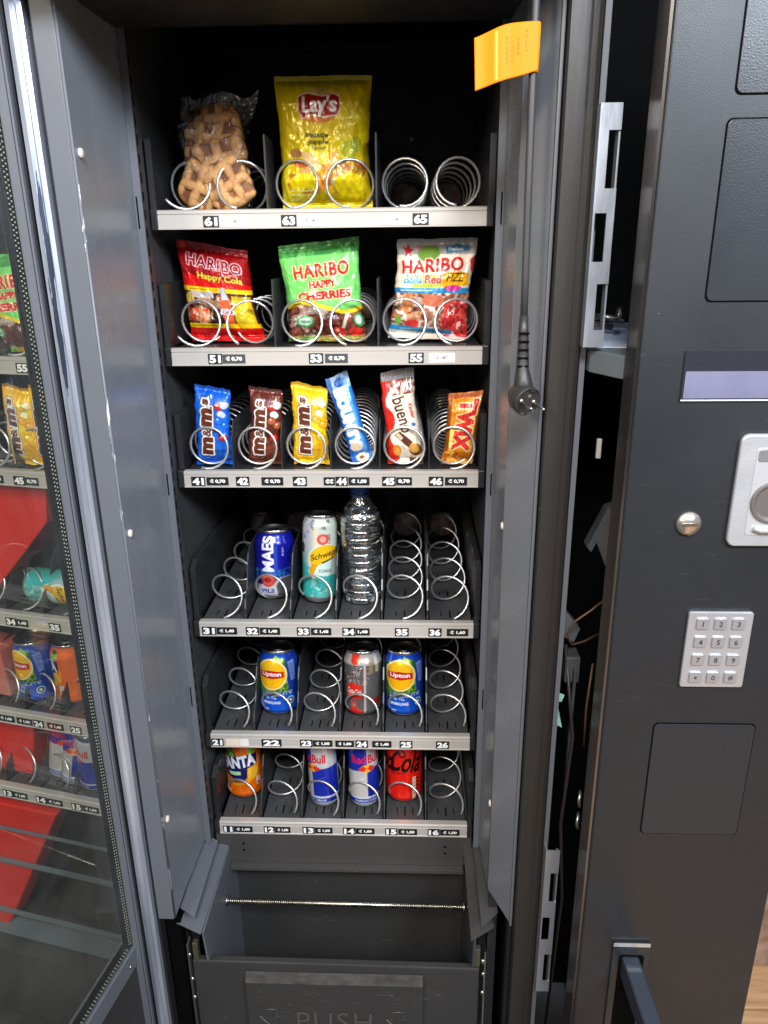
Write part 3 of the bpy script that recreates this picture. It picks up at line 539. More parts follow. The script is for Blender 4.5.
# ---------------------------------------------------------------- shelves
XC=[-.1800,-.1080,-.0360,.0360,.1080,.1800]
def helix(r,pitch,length,a0,hand,rw=.0019,n=22):
    pts=[]; turns=length/pitch; N=int(turns*n)
    for i in range(N+1):
        t=i/n*2*math.pi; a=R(a0)+hand*t; pts.append((r*math.cos(a),i/n*pitch,r*math.sin(a)))
    return MB().tube(pts,rw,6)
COILS={}
def coil(kind,parent,x,z):
    r,pitch,a0,hand,y=kind; key=(r,pitch,a0,hand)
    if key not in COILS:
        o=helix(r,pitch,.36-y,a0,hand).build('coil',WIRE,parent); COILS[key]=o.data
    else:
        o=bpy.data.objects.new('coil',COILS[key]); COL.objects.link(o); o.parent=parent
    o.location=(x,y,z); o.rotation_euler=(R(random.uniform(-.6,.6)),R(random.uniform(-9,9)),R(random.uniform(-1.2,1.2))); return o
def shelf(z,label,kind,tags,parentloc=(0,0),rz=0.,group='vending shelf trays',discs=True):
    """tray whose front rail top is at z; kind: 'wide' (3 double columns), 'bar', 'drink'"""
    t=empty('shelf_tray',(parentloc[0],parentloc[1],z),rz,label,'shelf tray',group)
    m=MB() # price rail with lip and groove, runs -.215 .. .215
    m.prism([(-.215,.010,0),(-.215,-.0005,.0005),(-.215,-.003,-.001),(-.215,-.003,-.0045),(-.215,-.0015,-.0052),(-.215,-.0015,-.0062),(-.215,-.0028,-.0068),(-.215,-.0030,-.0215),(-.215,-.0042,-.0222),(-.215,-.0042,-.0236),(-.215,.010,-.0236)],(.43,0,0))
    rail=m.build('price_rail',ALU,t)
    m=MB(); m.box(-.224,-.2152,-.0035,.02,-.0245,.0015); m.build('end_cap',PLAST,t,bevel=.0012)
    m=MB(); m.box(.2152,.224,-.0035,.02,-.0245,.0015); m.build('end_cap',PLAST,t,bevel=.0012)
    m=MB()
    deckmat=TRAY if kind=='drink' else INNER
    if kind=='drink':
        for x in XC:
            m.box(x-.0325,x+.0325,.0102,.38,-.004,-.0015)
            for yy in np.arange(.022,.34,.075):      # stamped slots
                m.box(x-.0012,x+.0012,yy,yy+.022,-.0016,-.0012,1); m.box(x+.013,x+.0146,yy+.004,yy+.02,-.0016,-.0012,1); m.box(x-.0146,x-.013,yy+.004,yy+.02,-.0016,-.0012,1)
            for yy in (.085,.16,.235):
                for dx in (-.012,0,.012): m.box(x+dx-.0018,x+dx+.0018,yy,yy+.006,-.0015,-.0006,2)
        m.box(-.2145,.2145,.0102,.38,-.012,-.0045,1)
    else:
        m.box(-.2145,.2145,.0102,.38,-.012,-.0015)
    m.build('tray_floor',[deckmat,BLACK,ALU if kind=='x' else TRAY],t)
    # dividers
    def dv(x,prof,th=.0012,name='divider',mt=DIV):
        m=MB(); m.prism([(x-th/2,y,zz) for y,zz in prof],(th,0,0)); return m.build(name,mt,t)
    if kind=='drink':
        P=[(.012,-.001),(.012,.016),(.020,.030),(.033,.040),(.043,.055),(.05,.075),(.062,.092),(.08,.098),(.37,.098),(.37,-.001)]
        for x in [-.144,-.072,0,.072,.144]: dv(x,P,.002)
        EP=[(.012,-.001),(.012,.082),(.03,.094),(.37,.094),(.37,-.001)]
    elif kind=='bar':
        for x in [-.144,-.072,0,.072,.144]: dv(x,[(.012,-.001),(.012,.045),(.03,.070),(.37,.070),(.37,-.001)],.0015)
        EP=[(.012,-.001),(.012,.082),(.37,.082),(.37,-.001)]
    else:
        for x in [-.0720,.072]: dv(x,[(.014,-.001),(.014,.090),(.37,.090),(.37,-.001)],.0022)
        EP=[(.006,.0016),(.006,.086),(.37,.086),(.37,.0016)]
    dv(-.2215,EP,.008,'end_plate',PLAST); dv(.2215,EP,.008,'end_plate',PLAST)
    # coils
    zc=.0318 if kind!='drink' else .0305
    for i,x in enumerate(XC):
        if kind=='drink': k=(.0285,.074,DR[0],1,DR[1])
        elif kind=='bar': k=(.0295,.027,-100+(i*37)%25-12,1,.004)
        else:
            k=(.0300,.050,-150 if i==0 else -110,1 if i%2==0 else -1,.004) if z<1.4 else (.0300,.062,-150 if i==0 else -95,1 if i%2==0 else -1,.004)
        coil(k,t,x,zc)
        if discs:
            d=MB(); d.lathe([(.0005,.004),(.012,.004),(.013,.0025),(.024,.002),(.025,0),(.025,-.004)],(x,.366,zc),n=28,axis='y'); d.build('motor_coupling',DISC,t)
    # tags: (x_center, width, text, style)
    for (xa,xb,s,st) in tags:
        w=xb-xa; cx=(xa+xb)/2; m=MB()
        if st=='n': m.box(xa,xb,-.0038,-.0031,-.0215,-.0073,0); m.text(s,cx,-.0144,.0110,-.0040,1,bold=.05,wmax=-(w*.82)); m.build('number_tag',[TAGK,WHITE],rail)
        elif st=='p': m.box(xa,xb,-.0037,-.0031,-.0206,-.0082,0); m.text(s,cx,-.0144,.0064,-.0039,1,bold=.05,wmax=-(w*.72)); m.build('price_tag',[TAGK,WHITE],rail)
        elif st=='g': m.box(xa,xb,-.0037,-.0031,-.0206,-.0082,0); m.text(s,cx,-.0144,.0064,-.0039,1,bold=.05,wmax=-(w*.72)); m.build('price_tag',[TAGG,WHITE],rail)
        elif st=='w':
            m.box(xa,xb,-.0036,-.0031,-.0210,-.0078,0)
            if s: m.text(s,cx,-.0144,.0040,-.0038,1,wmax=-min(w*.5,.014))
            m.build('price_tag',[TAGW,GREYT],rail)
        else: m.box(xa,xb,-.0036,-.0031,-.0210,-.0078,0); m.build('price_tag',[TAGB],rail)
    return t
DR=(-88,.010)
# ================================================================ the machine
vm=empty('vending_machine',(0,.1,0),0,'tall grey vending machine with its front open on six product trays','vending machine','vending machines')
VM0=Vector((0,.1,0))
def part(mb,name,m,parent=None,**k):
    o=mb.build(name,m,parent or vm,**k)
    if parent is None: o.location=-VM0
    return o
TOP=1.78
for sx in (-1,1):
    m=MB(); # baffle sheet between the trays and the front
    if sx<0: poly=[(-.2335,-.03),(-.2365,-.135),(-.2365,-.190),(-.2385,-.190),(-.2385,-.03)]
    else: poly=[(.2335,-.03),(.2385,-.125),(.2660,-.1900),(.2680,-.1900),(.2405,-.123),(.2385,-.03)]
    m.prism([(x,y,.50) for x,y in poly],(0,0,TOP-.50)); part(m,'side_panel',PANEL if sx<0 else PANEL)
    m=MB(); m.box(*((-.2388,-.2625) if sx<0 else (.2645,.2685)),-.1925,-.170,.497,TOP); part(m,'front_flange',PANELF,bevel=.0012)
    m=MB(); xe=-.2375 if sx<0 else .2385; ye=-.1905 if sx<0 else -.1255; m.tube([(xe,ye,.5),(xe,ye,TOP)],.0016 if sx<0 else .0006,8); part(m,'edge_strip',EDGE if sx<0 else PANELF)
    m=MB(); m.box(sx*.2238,sx*.2333,-.0315,-.0295,.492,TOP)
    for zz in ((1.477,1.515),(1.118,1.150),(.765,.80)): m.box(sx*.2295,sx*.2313,-.0320,-.0314,zz[0],zz[1],1)
    part(m,'inner_flange',[PANELF,BLACK])
    m=MB(); m.box(sx*.2390,sx*.2262,-.0290,-.0010,.49,TOP) # slotted upright
    zz=.52
    while zz<1.70:
        m.box(sx*.2257,sx*.2263,-.019,-.016,zz,zz+.012,1); zz+=.022
    part(m,'slotted_upright',[INNERG,BLACK])
    m=MB(); m.box(sx*.2300,sx*.2390,-.0005,.46,.42,TOP); part(m,'inner_wall',INNERG)
    m=MB(); m.box(*((-.2400,-.2620) if sx<0 else (.2622,.2640)),-.168,.47,.02,TOP); part(m,'outer_wall',BLACK)
m=MB(); m.box(-.2298,.2298,.445,.46,.02,TOP); m.lathe([(.003,.0),(.003,.002)],(.118,.444,1.635),12,1,'y')
part(m,'back_panel',[INNER,WHITE])
m=MB(); m.box(-.262,.262,-.168,.46,TOP+.001,TOP+.02); part(m,'roof_panel',INNER)
m=MB(); m.box(-.262,.262,-.262,-.192,1.700,TOP); m.box(-.236,.236,-.15,-.0325,1.700,1.706); m.box(-.2235,.2235,-.03,-.028,1.70,TOP); part(m,'shadow_header',INNER)  # header's unseen forward block added to cast the side panel's diagonal shadow
for (x,y,z) in [(-.2362,-.178,1.549),(-.2362,-.178,1.115),(-.2362,-.178,.672),(.2392,-.1205,1.105),(.2392,-.1205,.660)]:
    m=MB(); s=1 if x<0 else -1; m.lathe([(.0005,s*.004),(.004,s*.0036),(.0052,s*.002),(.0052,0)],(x,y,z),18,axis='x'); part(m,'screw_plug',SCREWW)
# gaskets and the frame of the swung-open glass door
m=MB(); m.box(-.2668,-.2632,-.188,-.17,.0,TOP); part(m,'rubber_seal',RUBBER)
m=MB(); pts=[(-.2765,-.196,z) for z in np.linspace(0,TOP,90)]
P=[(-.0090,0),(-.0075,-.005),(-.002,-.0068),(.002,-.0035),(.0045,-.0055),(.0088,-.0030),(.0092,.012),(-.0092,.012)]
m.prism([(-.2765+a,-.194+b,0) for a,b in P],(0,0,TOP)); part(m,'magnetic_gasket',GASKET)
m=MB(); m.box(-.2890,-.2868,-.198,-.18,0,TOP); part(m,'rubber_seal',RUBBER)
m=MB(); m.box(-.3030,-.2893,-.204,-.17,0,TOP); m.box(-.2925,-.2915,-.2045,-.203,0,TOP,1); part(m,'door_frame',[PANELF,RUBBER],bevel=.001)
H=Vector((-.3035,-.200,0)); D=Vector((-.186,-.9826,0)).normalized(); NRM=Vector((D.y,-D.x,0))   # door plane
if NRM.x<0: NRM=-NRM
GW=.46
def dq(t0,t1,n0,n1,z0,z1,mb,mi=0):
    a=[H+D*t0+NRM*n0,H+D*t1+NRM*n0,H+D*t1+NRM*n1,H+D*t0+NRM*n1]
    mb.prism([(p.x,p.y,z0) for p in a],(0,0,z1-z0),mi)
m=MB(); dq(0,.011,-.010,-.0015,.454,TOP,m); dq(.011,GW,-.010,-.0015,.454,.466,m)
z=.46
while z<TOP:       # drying holes of the spacer bar
    for k,(t,dz) in enumerate(((.0032,0),(.0075,.0025))): dq(t,t+.0016,-.0014,-.0008,z+dz,z+dz+.0016,m,1)
    z+=.0052
t=.014
while t<GW:
    dq(t,t+.0016,-.0014,-.0008,.457,.4586,m,1); dq(t+.0025,t+.0041,-.0014,-.0008,.4615,.4631,m,1); t+=.0052
part(m,'glass_spacer',[BLACK,SCREWW])
m=MB(); dq(.0002,GW,.0,.003,.455,TOP,m); part(m,'glass_pane',PANE)
m=MB(); dq(-.001,GW,-.022,.0042,.418,.4538,m); part(m,'door_rail',PANELF,bevel=.0015)
m=MB(); dq(0.003,GW,-.015,.002,.02,.4175,m); part(m,'door_panel',FLAP)
m=MB(); c=H+D*.022+NRM*.0045; m.lathe([(.0005,.003),(.003,.0025),(.0036,0)],(c.x,c.y,.435),14,axis='x'); part(m,'bolt',STEEL)
# ---------------------------------------------------------------- delivery bin
m=MB(); m.box(-.2235,.2235,-.002,.004,.4235,.4885); m.box(-.2005,.2105,-.014,.002,.4155,.4225); 
for x in (-.176,.178):
    for zz in (.448,.462): m.box(x-.002,x+.002,-.0028,-.0019,zz,zz+.004,1)
part(m,'bin_ledge',[DKSTEEL,BLACK],bevel=.001)
m=MB(); m.box(-.206,.214,.03,.036,.02,.415); part(m,'bin_back',FLAP)
m=MB(); m.box(-.206,.214,-.146,.029,.02,.026); part(m,'bin_floor',FLAP)
for x0,x1 in ((-.2045,-.2015),(.2145,.2185)):
    m=MB(); m.prism([(x0,.036,.02),(x0,.036,.455),(x0,-.178,.455),(x0,-.168,.385),(x0,-.149,.380),(x0,-.148,.02)],(x1-x0,0,0)); part(m,'bin_cheek',INNERG if x0>0 else PANELF)  # left cheek gets the paler paint, its brighter light put into the colour
m=MB(); pts=[(-.2014,-.05,.384),(.2144,-.05,.380)]; m.tube(pts,.0042,12)
for k in range(120):
    x=-.197+.0034*k
    m.lathe([(.0043,-.0006),(.0047,0),(.0043,.0006)],(x,-.05,.3822-.0095*x),10,axis='x')
part(m,'bin_rod',BRASS)
for s in (-1,1):
    m=MB(); m.lathe([(.0005,.003),(.008,.003),(.009,.0)],(.2085 if s>0 else -.2013,-.05,.380 if s>0 else .384),16,axis='x'); part(m,'rod_washer',STEEL)
def leaf(q,z,sl,mtl):   # folded guide sheet, corners (x,y), tilted by sl
    m=MB(); m.prism([(x,y,z+dz) for (x,y),dz in zip(q,sl)],(0,0,-.0016)); return part(m,'guide_flap',mtl)
leaf([(-.2345,-.012),(-.2150,-.020),(-.2130,-.178),(-.2580,-.150)],.489,(0,-.003,-.004,0),PANELF)
leaf([(-.2330,.004),(-.2025,-.001),(-.2050,-.182),(-.2520,-.166)],.462,(.004,-.003,-.005,.002),PANELF)
leaf([(.2100,.016),(.2280,.012),(.2470,-.164),(.2100,-.184)],.462,(-.002,.003,.002,-.005),DKSTEEL)
leaf([(.2245,-.014),(.2330,-.018),(.2520,-.160),(.2250,-.186)],.489,(-.002,0,0,-.004),DKSTEEL)
m=MB(); m.prism([(-.2305,-.163,.04),(.2270,-.163,.04),(.2270,-.163,.3740),(-.2305,-.163,.3790)],(0,.012,0)); flap=part(m,'push_flap',FLAP,bevel=.0022)
m=MB(); m.prism([(-.146,-.1632,.359),(-.146,-.1725,.3455),(-.146,-.1725,.060),(-.146,-.1632,.060)],(.284,0,0)); pl=m.build('push_plate',FLAP,flap,bevel=.0012)
m=MB(); m.prism([(-.1455,-.1640,.3600),(-.1455,-.1735,.3462),(-.1455,-.1727,.3454),(-.1455,-.1634,.3590)],(.283,0,0)); m.build('push_lip',FLAPS,flap)
m=MB(); m.text('PUSH',-.005,.266,.040,-.1738,0,bold=.0,wmax=-.122,space=1.12)
v=MB(); tv=glyphs('PUSH',0.,1.1,0.)[0]
# raised outline letters and the two arrow outlines
EMB=mat('embossed_edge',(.10,.097,.093),.35,metal=.3)
def pulse(cx):
    p=[(-.017,.0),(-.0075,.0),(-.0075,.013),(.0075,.013),(.0075,.0),(.017,.0),(.0,-.018),(-.017,0)]
    m.tube([(cx+a*1.15,-.1730,.272+b*1.25+.001) for a,b in p],.0008,6)
m.build('push_lettering',EMB,flap)
for cx_ in (-.108,.098):
    m=MB(); pulse(cx_); m.build('arrow_mark',EMB,flap)
for (x,y,z) in [(-.2345,-.157,.392),(.2320,-.157,.392),(.2335,-.157,.365),(.2335,-.157,.325),(-.2345,-.157,.34),(-.2345,-.157,.30)]:
    m=MB(); s=-1 if x<0 else 1; m.lathe([(.0005,.005),(.0035,.0045),(.0042,.002),(.0042,-.001)],(x,y-.004,z),12,axis='y'); part(m,'bolt',STEEL)
for s in (-1,1):
    m=MB(); m.box(s*.2335,s*.2360,-.166,-.150,.20,.415); part(m,'hinge_strap',BRASS if s>0 else DKSTEEL)
    m=MB(); m.box(s*.2185,s*.2270,-.166,-.156,.383,.418); part(m,'hinge_block',mat('brass_block',(.20,.18,.12),.4,metal=.8),bevel=.001)
    m=MB(); m.box(s*.2390,s*.2520,-.150,-.130,.02,.4965); m.box(s*.2265,s*.2385,-.13,-.128,.02,.45); part(m,'lower_jamb',INNER)
m=MB(); m.tube([(-.2485,-.155,.402),(-.2485,-.16,.385),(-.2505,-.166,.375),(-.2530,-.166,.370),(-.2555,-.163,.374)],.0022,8); m.lathe([(.0005,.003),(.006,.002),(.0065,0)],(-.252,-.160,.372),14,axis='y'); part(m,'cable_hook',SILVER)
# right: column between the product bay and the payment bay
m=MB(); m.prism([(x,y,0.0) for x,y in [(.2700,-.196),(.2712,-.2035),(.2800,-.2050),(.2830,-.2048),(.2900,-.2038),(.2930,-.2028),(.2985,-.2022),(.3030,-.2000),(.3050,-.16),(.2700,-.16)]],(0,0,TOP)); part(m,'front_column',COLUMN)
m=MB(); m.box(.2640,.2690,-.185,-.16,0,TOP); part(m,'rubber_seal',RUBBER)
m=MB(); m.box(.3053,.3115,-.196,-.165,0,TOP); part(m,'column_edge',PANELF)
def strip(z0,z1,slots,x0,x1,y):
    """U-shaped aluminium latch strip with slots cut alternately from either side"""
    m=MB(); z=z1; xm=(x0+x1)/2
    for (a,b,side) in slots:
        m.box(x0,x1,y,y+.002,a,z)
        if side=='r': m.box(x0,xm-.001,y,y+.002,b,a)
        else: m.box(xm+.003,x1,y,y+.002,b,a); m.box(x0,x0+.002,y,y+.002,b,a)
        z=b
    m.box(x0,x1,y,y+.002,z0,z)
    m.box(x0,x0+.0018,y+.0021,y+.016,z0,z1); m.box(x1-.0018,x1,y+.0021,y+.016,z0,z1-.01)
    return part(m,'latch_strip',ALUL)
strip(1.347,1.581,[(1.557,1.504,'r'),(1.481,1.434,'l'),(1.412,1.365,'r')],.302,.3235,-.222)
strip(.405,.667,[(.628,.576,'r'),(.548,.505,'l'),(.478,.425,'r')],.304,.323,-.222)
# payment bay: dark box with a shelf, paper, wiring
m=MB(); m.box(.3120,.60,.12,.125,0,TOP); m.box(.3120,.3140,-.16,.12,0,TOP); m.box(.5980,.60,-.19,.12,0,TOP); part(m,'payment_bay',BLACK)
m=MB(); m.prism([(.3145,-.205,1.318),(.3365,-.255,1.318),(.3365,.118,1.318),(.3145,.118,1.318)],(0,0,.024)); m.box(.3367,.597,-.255,.118,1.318,1.342); part(m,'bay_shelf',BAYS,bevel=.0008)
m=MB(); m.prism([(.325,-.19,1.3425),(.40,-.20,1.3425),(.41,.02,1.3425),(.33,.03,1.3425)],(0,0,.0015)); part(m,'paper_sheet',PAPER)
m=MB()
for k,(x,y,a) in enumerate([(.345,-.06,.2),(.365,-.03,-.5),(.35,.0,.9),(.375,-.08,1.3)]):
    d=Vector((math.cos(a),math.sin(a),0))*.03; m.tube([(x-d.x,y-d.y,1.352+k*.006),(x,y,1.358+k*.006),(x+d.x,y+d.y,1.352+k*.006)],.004,8)
part(m,'bay_hardware',mat('dull_steel',(.3,.28,.26),.3,metal=.9))
m=MB(); m.prism([(.350,-.12,1.075),(.372,-.12,1.128),(.390,-.12,1.135),(.390,-.12,1.06),(.378,-.12,1.045),(.362,-.12,1.082),(.356,-.12,1.068)],(0,.02,0)); part(m,'bracket',BRKT)
m=MB(); m.prism([(.325,-.14,.99),(.345,-.14,.965),(.338,-.14,.945),(.320,-.14,.955)],(0,.015,0)); part(m,'bracket',mat('bracket_dark',(.12,.12,.13),.4))
m=MB(); m.tube([(.372,-.16,1.022),(.350,-.17,1.008),(.328,-.17,.99),(.321,-.17,.970),(.330,-.165,.955),(.350,-.15,.952),(.37,-.14,.958)],.0014,8); part(m,'wire',COPPER)
m=MB(); m.tube([(.332,-.12,.93),(.345,-.15,.80),(.338,-.15,.65),(.352,-.14,.5),(.345,-.13,.2)],.0025,8); part(m,'wire',mat('dark_wire',(.05,.035,.03),.4))
m=MB(); m.tube([(.358,-.17,.93),(.352,-.18,.87),(.356,-.17,.8)],.0015,8); part(m,'wire',COPPER)
m=MB(); m.box(.332,.352,-.13,-.10,.875,.915); m.box(.342,.346,-.14,-.13,.70,.9); part(m,'circuit_box',mat('circuit_grey',(.10,.10,.10),.5),bevel=.002)
m=MB(); m.box(.3290,.3345,-.21,-.205,1.22,1.243); part(m,'connector',mat('connector_white',(.3,.29,.27),.5),bevel=.001)
m=MB(); m.prism([(.3105,-.185,.895),(.320,-.187,.892),(.317,-.187,.882),(.3115,-.185,.880)],(0,.001,0)); m.prism([(.3105,-.185,.878),(.3145,-.187,.868),(.320,-.187,.842),(.3110,-.185,.846)],(0,.001,0)); part(m,'green_label',GREEN)
for z in (.78,.745): 
    m=MB(); m.tube([(.3395,-.235,z),(.336,-.245,z-.01),(.3385,-.24,z-.022)],.0022,8); part(m,'wire_clip',STEEL)
# payment door
m=MB(); m.box(.3400,.5680,-.300,-.262,.06,TOP); pd=part(m,'payment_door',DOOR,bevel=.003,seg=3)
m=MB(); m.box(.3370,.3398,-.2985,-.262,.06,TOP); part(m,'door_trim',TRIM)
def inset(x0,x1,z0,z1,name='inset_plate',r=.006):
    m=MB(); m.rrect(x0-.0012,x1+.0012,z0-.0012,z1+.0012,r,-.3004,-.3001,0); m.build('inset_groove',BLACK,pd)
    m=MB(); m.rrect(x0,x1,z0,z1,r,-.3016,-.3005,0); o=m.build(name,DOORI,pd,bevel=.0006); return o
inset(.4000,.560,1.5735,1.74); inset(.3965,.560,1.399,1.5535); inset(.3990,.5135,.772,.9285)
m=MB(); m.box(.3835,.560,-.3024,-.3005,1.304,1.3525,0); m.box(.3855,.558,-.3029,-.3025,1.3065,1.3330,1); m.box(.3835,.560,-.3030,-.3025,1.3040,1.3052,2); part(m,'display',[LCDK,LCD,TAGW])
m=MB(); m.lathe([(.0005,.006),(.0085,.006),(.0095,.0045),(.0125,.004),(.0130,0)],(.4075,-.300,1.175),36,axis='y'); m.box(.3995,.4155,-.3068,-.3058,1.1735,1.1765,1); part(m,'lock_button',[mat('lock_metal',(.72,.64,.56),.25,metal=.9,bump=.3,bscale=300),STEEL])
m=MB(); m.rrect(.4475,.545,1.151,1.271,.009,-.3065,-.3002,0,8); cs=part(m,'coin_slot',SILVER,bevel=.002,seg=3)
m=MB(); m.rrect(.4640,.535,1.164,1.257,.004,-.3072,-.3066,0); m.build('coin_recess',mat('slot_inner',(.62,.62,.64),.3,metal=.5),cs,bevel=.0005)
m=MB(); m.rrect(.4660,.533,1.243,1.255,.003,-.3078,-.3073,0); m.build('painted_slot_shade',mat('slot_dark',(.22,.22,.23),.4,metal=.4),cs)  # dark strip painted as shade under the slot's top edge
m=MB(); m.lathe([(.0005,.0004),(.0165,.0004),(.0195,.0030),(.0215,.0030),(.0225,0)],(.487,-.3073,1.200),40,axis='y',sm=False); m.build('coin_cup',mat('cup_metal',(.22,.20,.19),.38,metal=.6),cs)
m=MB(); m.prism([(.486,-.3075,1.2335),(.4955,-.3075,1.2395),(.505,-.3075,1.2335),(.4995,-.3075,1.2335),(.4995,-.3075,1.2260),(.4915,-.3075,1.2260),(.4915,-.3075,1.2335)],(0,-.0008,0)); m.build('arrow_mark',mat('arrow_grey',(.36,.36,.37),.4,metal=.3),cs)
m=MB(); m.tube([(.472,-.309,1.172),(.479,-.310,1.170),(.53,-.310,1.170)],.003,8); m.build('coin_lever',SILVER,cs)
m=MB(); m.rrect(.4200,.4895,.980,1.0735,.003,-.3045,-.3002,0,5); kp=part(m,'keypad',SILVERP,bevel=.0010)
for r_,row in enumerate((('1','2','3'),('4','5','6'),('7','8','9'),('*','0','#'))):
    for c_,ch in enumerate(row):
        x=.4355+c_*.0192; z=1.0600-r_*.0222; m=MB(); m.rrect(x-.0066,x+.0066,z-.0062,z+.0062,.0016,-.3068,-.3046,0,4)
        hh=.0062 if ch not in '*' else .004; m.text(ch,x,z,hh,-.30695,1,bold=.02); m.build('key',[KEYM,PRINT],kp)
# lever handle
m=MB(); m.rrect(.3815,.4290,.10,.5960,.006,-.3035,-.3002,0); lp=part(m,'handle_plate',DOORI,bevel=.001)
m=MB(); m.box(.3817,.4288,-.3042,-.3034,.5905,.5958); m.build('plate_edge',mat('bright_edge',(.55,.55,.56),.3,metal=.6),lp)
m=MB(); m.rrect(.3905,.4225,.20,.5760,.004,-.3043,-.3036,0); m.build('handle_recess',BLACK,lp)
m=MB(); m.prism([(.3935,-.295,.572),(.3935,-.306,.574),(.3935,-.420,.585),(.3935,-.430,.570),(.3935,-.428,.556),(.3935,-.30,.540)],(.0225,0,0)); part(m,'lever_handle',mat('lever_blue_black',(.03,.035,.05),.28,coat=.3),bevel=.003,seg=3)
# ---------------------------------------------------------------- trays
def fx(px,L,Rr): return -.215+(px-L)/(Rr-L)*.43
def T(L,Rr,lst): return [(fx(a,L,Rr),fx(b,L,Rr),s,st) for a,b,s,st in lst]
Z6,Z5,Z4,Z3,Z2,Z1=1.5,1.3221,1.1448,.8988,.6904,.5108
t6=T(157.8,487.4,[(203.8,219.7,'61','n'),(221,247,'1 €','w'),(282.5,298,'63','n'),(299.5,327,'1 €','w'),(383,410,'1 €','w'),(414,430,'65','n')])
t5=T(171.8,481.7,[(208.6,222.6,'51','n'),(223,246,'€ 0,70','g'),(309.8,324,'53','n'),(326,348.6,'€ 0,70','g'),(409,424,'55','n'),(429,455,'1 €','w')])
t4=T(185.5,477.6,[(192.6,206.5,'41','n'),(208,229.8,'€ 0,70','p'),(237.5,250.8,'42','n'),(263,284.7,'€ 0,70','p'),(294.4,308.3,'43','n'),(325,336.2,'€€','p'),(336.8,349,'44','n'),(349.6,370.5,'€ 1,00','p'),(383,396.4,'45','n'),(396.8,412.5,'0,70','p'),(429,443.3,'46','n'),(445,466.7,'€ 0,70','p')])
t3=T(201.5,473,[(204,218,'31','n'),(218.5,239,'€ 1,40','p'),(248,261,'32','n'),(261.7,282,'€ 1,40','p'),(298.8,311.7,'33','n'),(312.7,333,'€ 1,40','p'),(344,357,'34','n'),(357.4,371,'1,40','p'),(396,409.6,'35','n'),(429,441.9,'36','n'),(447,468,'€ 1,60','p')])
t2=T(211,469.3,[(211.5,223.6,'21','n'),(226,240,'','b'),(240.4,249,'','w'),(262,282,'22','n'),(300.7,313,'23','n'),(313.4,333,'€ 1,00','p'),(336,354.6,'€ 1,00','p'),(356,368.5,'24','n'),(372.7,391.9,'€ 1,40','p'),(400,412.7,'25','n'),(436,449,'26','n')])
t1=T(219.4,466.9,[(223,233,'11','n'),(233.4,252.5,'€ 1,00','p'),(264,275,'12','n'),(275.4,290.6,'€ 1,00','p'),(303,315,'13','n'),(315.4,333,'€ 1,00','p'),(343.5,356,'14','n'),(356.4,375,'€ 1,00','p'),(385.8,398,'15','n'),(398.8,417.5,'€ 1,00','p'),(428,440,'16','n'),(440.4,459.6,'€ 1,00','p')])
s6=shelf(Z6,'top tray with selections 61, 63 and 65, its right pair of coils empty','wide',t6)
s5=shelf(Z5,'tray with selections 51, 53 and 55 holding three bags of sweets','wide',t5)
s4=shelf(Z4,'tray with selections 41 to 46 and closely wound coils','bar',t4)
DR=(-88,.010); s3=shelf(Z3,'tall drinks tray with selections 31 to 36, a bottle in the middle','drink',t3)
DR=(-38,.006); s2=shelf(Z2,'drinks tray with selections 21 to 26','drink',t2)
DR=(-38,.006); s1=shelf(Z1,'bottom drinks tray with selections 11 to 16','drink',t1)
# ---------------------------------------------------------------- goods
GB='bags of sweets on the second tray'; GD='small chocolate packs on the third tray'; GC='drink cans on the lower trays'
o=bag('crisp_bag',[(-.0630,1.664),(.0660,1.664),(-.0600,1.5020),(.0640,1.5020)],.062,.028,art_crisps(),seed=4,crimp=.055,wr=.0026); tag(o,'yellow bag of crisps with a red oval logo on the top tray','crisp bag')
o=bag('sweet_bag',[(-.214,1.466),(-.114,1.449),(-.205,1.3240),(-.096,1.3240)],.066,.020,art_cola_bag(),seed=9,crimp=.075,wr=.0022); tag(o,'red and yellow bag of cola sweets leaning at the left end of its tray','sweet bag',GB)
o=bag('sweet_bag',[(-.0690,1.455),(.0450,1.466),(-.0600,1.3240),(.0530,1.3240)],.060,.019,art_cherry_bag(),seed=14,crimp=.075,wr=.0022); tag(o,'bright green bag of cherry sweets','sweet bag',GB)
o=bag('sweet_bag',[(.0990,1.462),(.2110,1.463),(.0830,1.3280),(.1960,1.3240)],.062,.019,art_fizz_bag(),seed=22,crimp=.07,wr=.0020); tag(o,'white and blue bag of fizzy sweets with red lettering and a yellow patch','sweet bag',GB)
def drops(cor,bg,seed,acc,label):
    o=bag('chocolate_drop_bag',cor,.036,.0125,art_drops(bg,seed,acc),seed=seed,crimp=.06,wr=.0016,wob=.0016,step=.00075,noz=.8); return tag(o,label,'sweet bag',GD)
R_,Y_,B_,G_=C(205,40,30),C(240,200,40),C(40,110,215),C(70,150,60)
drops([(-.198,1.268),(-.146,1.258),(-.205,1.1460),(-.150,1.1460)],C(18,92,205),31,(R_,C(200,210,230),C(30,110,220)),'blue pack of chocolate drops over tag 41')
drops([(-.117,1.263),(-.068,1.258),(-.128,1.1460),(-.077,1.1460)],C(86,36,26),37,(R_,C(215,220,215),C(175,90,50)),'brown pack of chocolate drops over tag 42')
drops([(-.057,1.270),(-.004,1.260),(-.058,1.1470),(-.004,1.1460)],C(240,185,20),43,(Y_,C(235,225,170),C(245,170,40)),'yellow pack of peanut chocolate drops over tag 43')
o=bag('coconut_bar',[(-.006,1.272),(.026,1.286),(.031,1.1460),(.062,1.1530)],.034,.012,art_coconut(),seed=51,crimp=.11,wr=.0013,step=.0007,edge=.35); tag(o,'blue coconut chocolate bar tilted to the left','chocolate bar',GD)
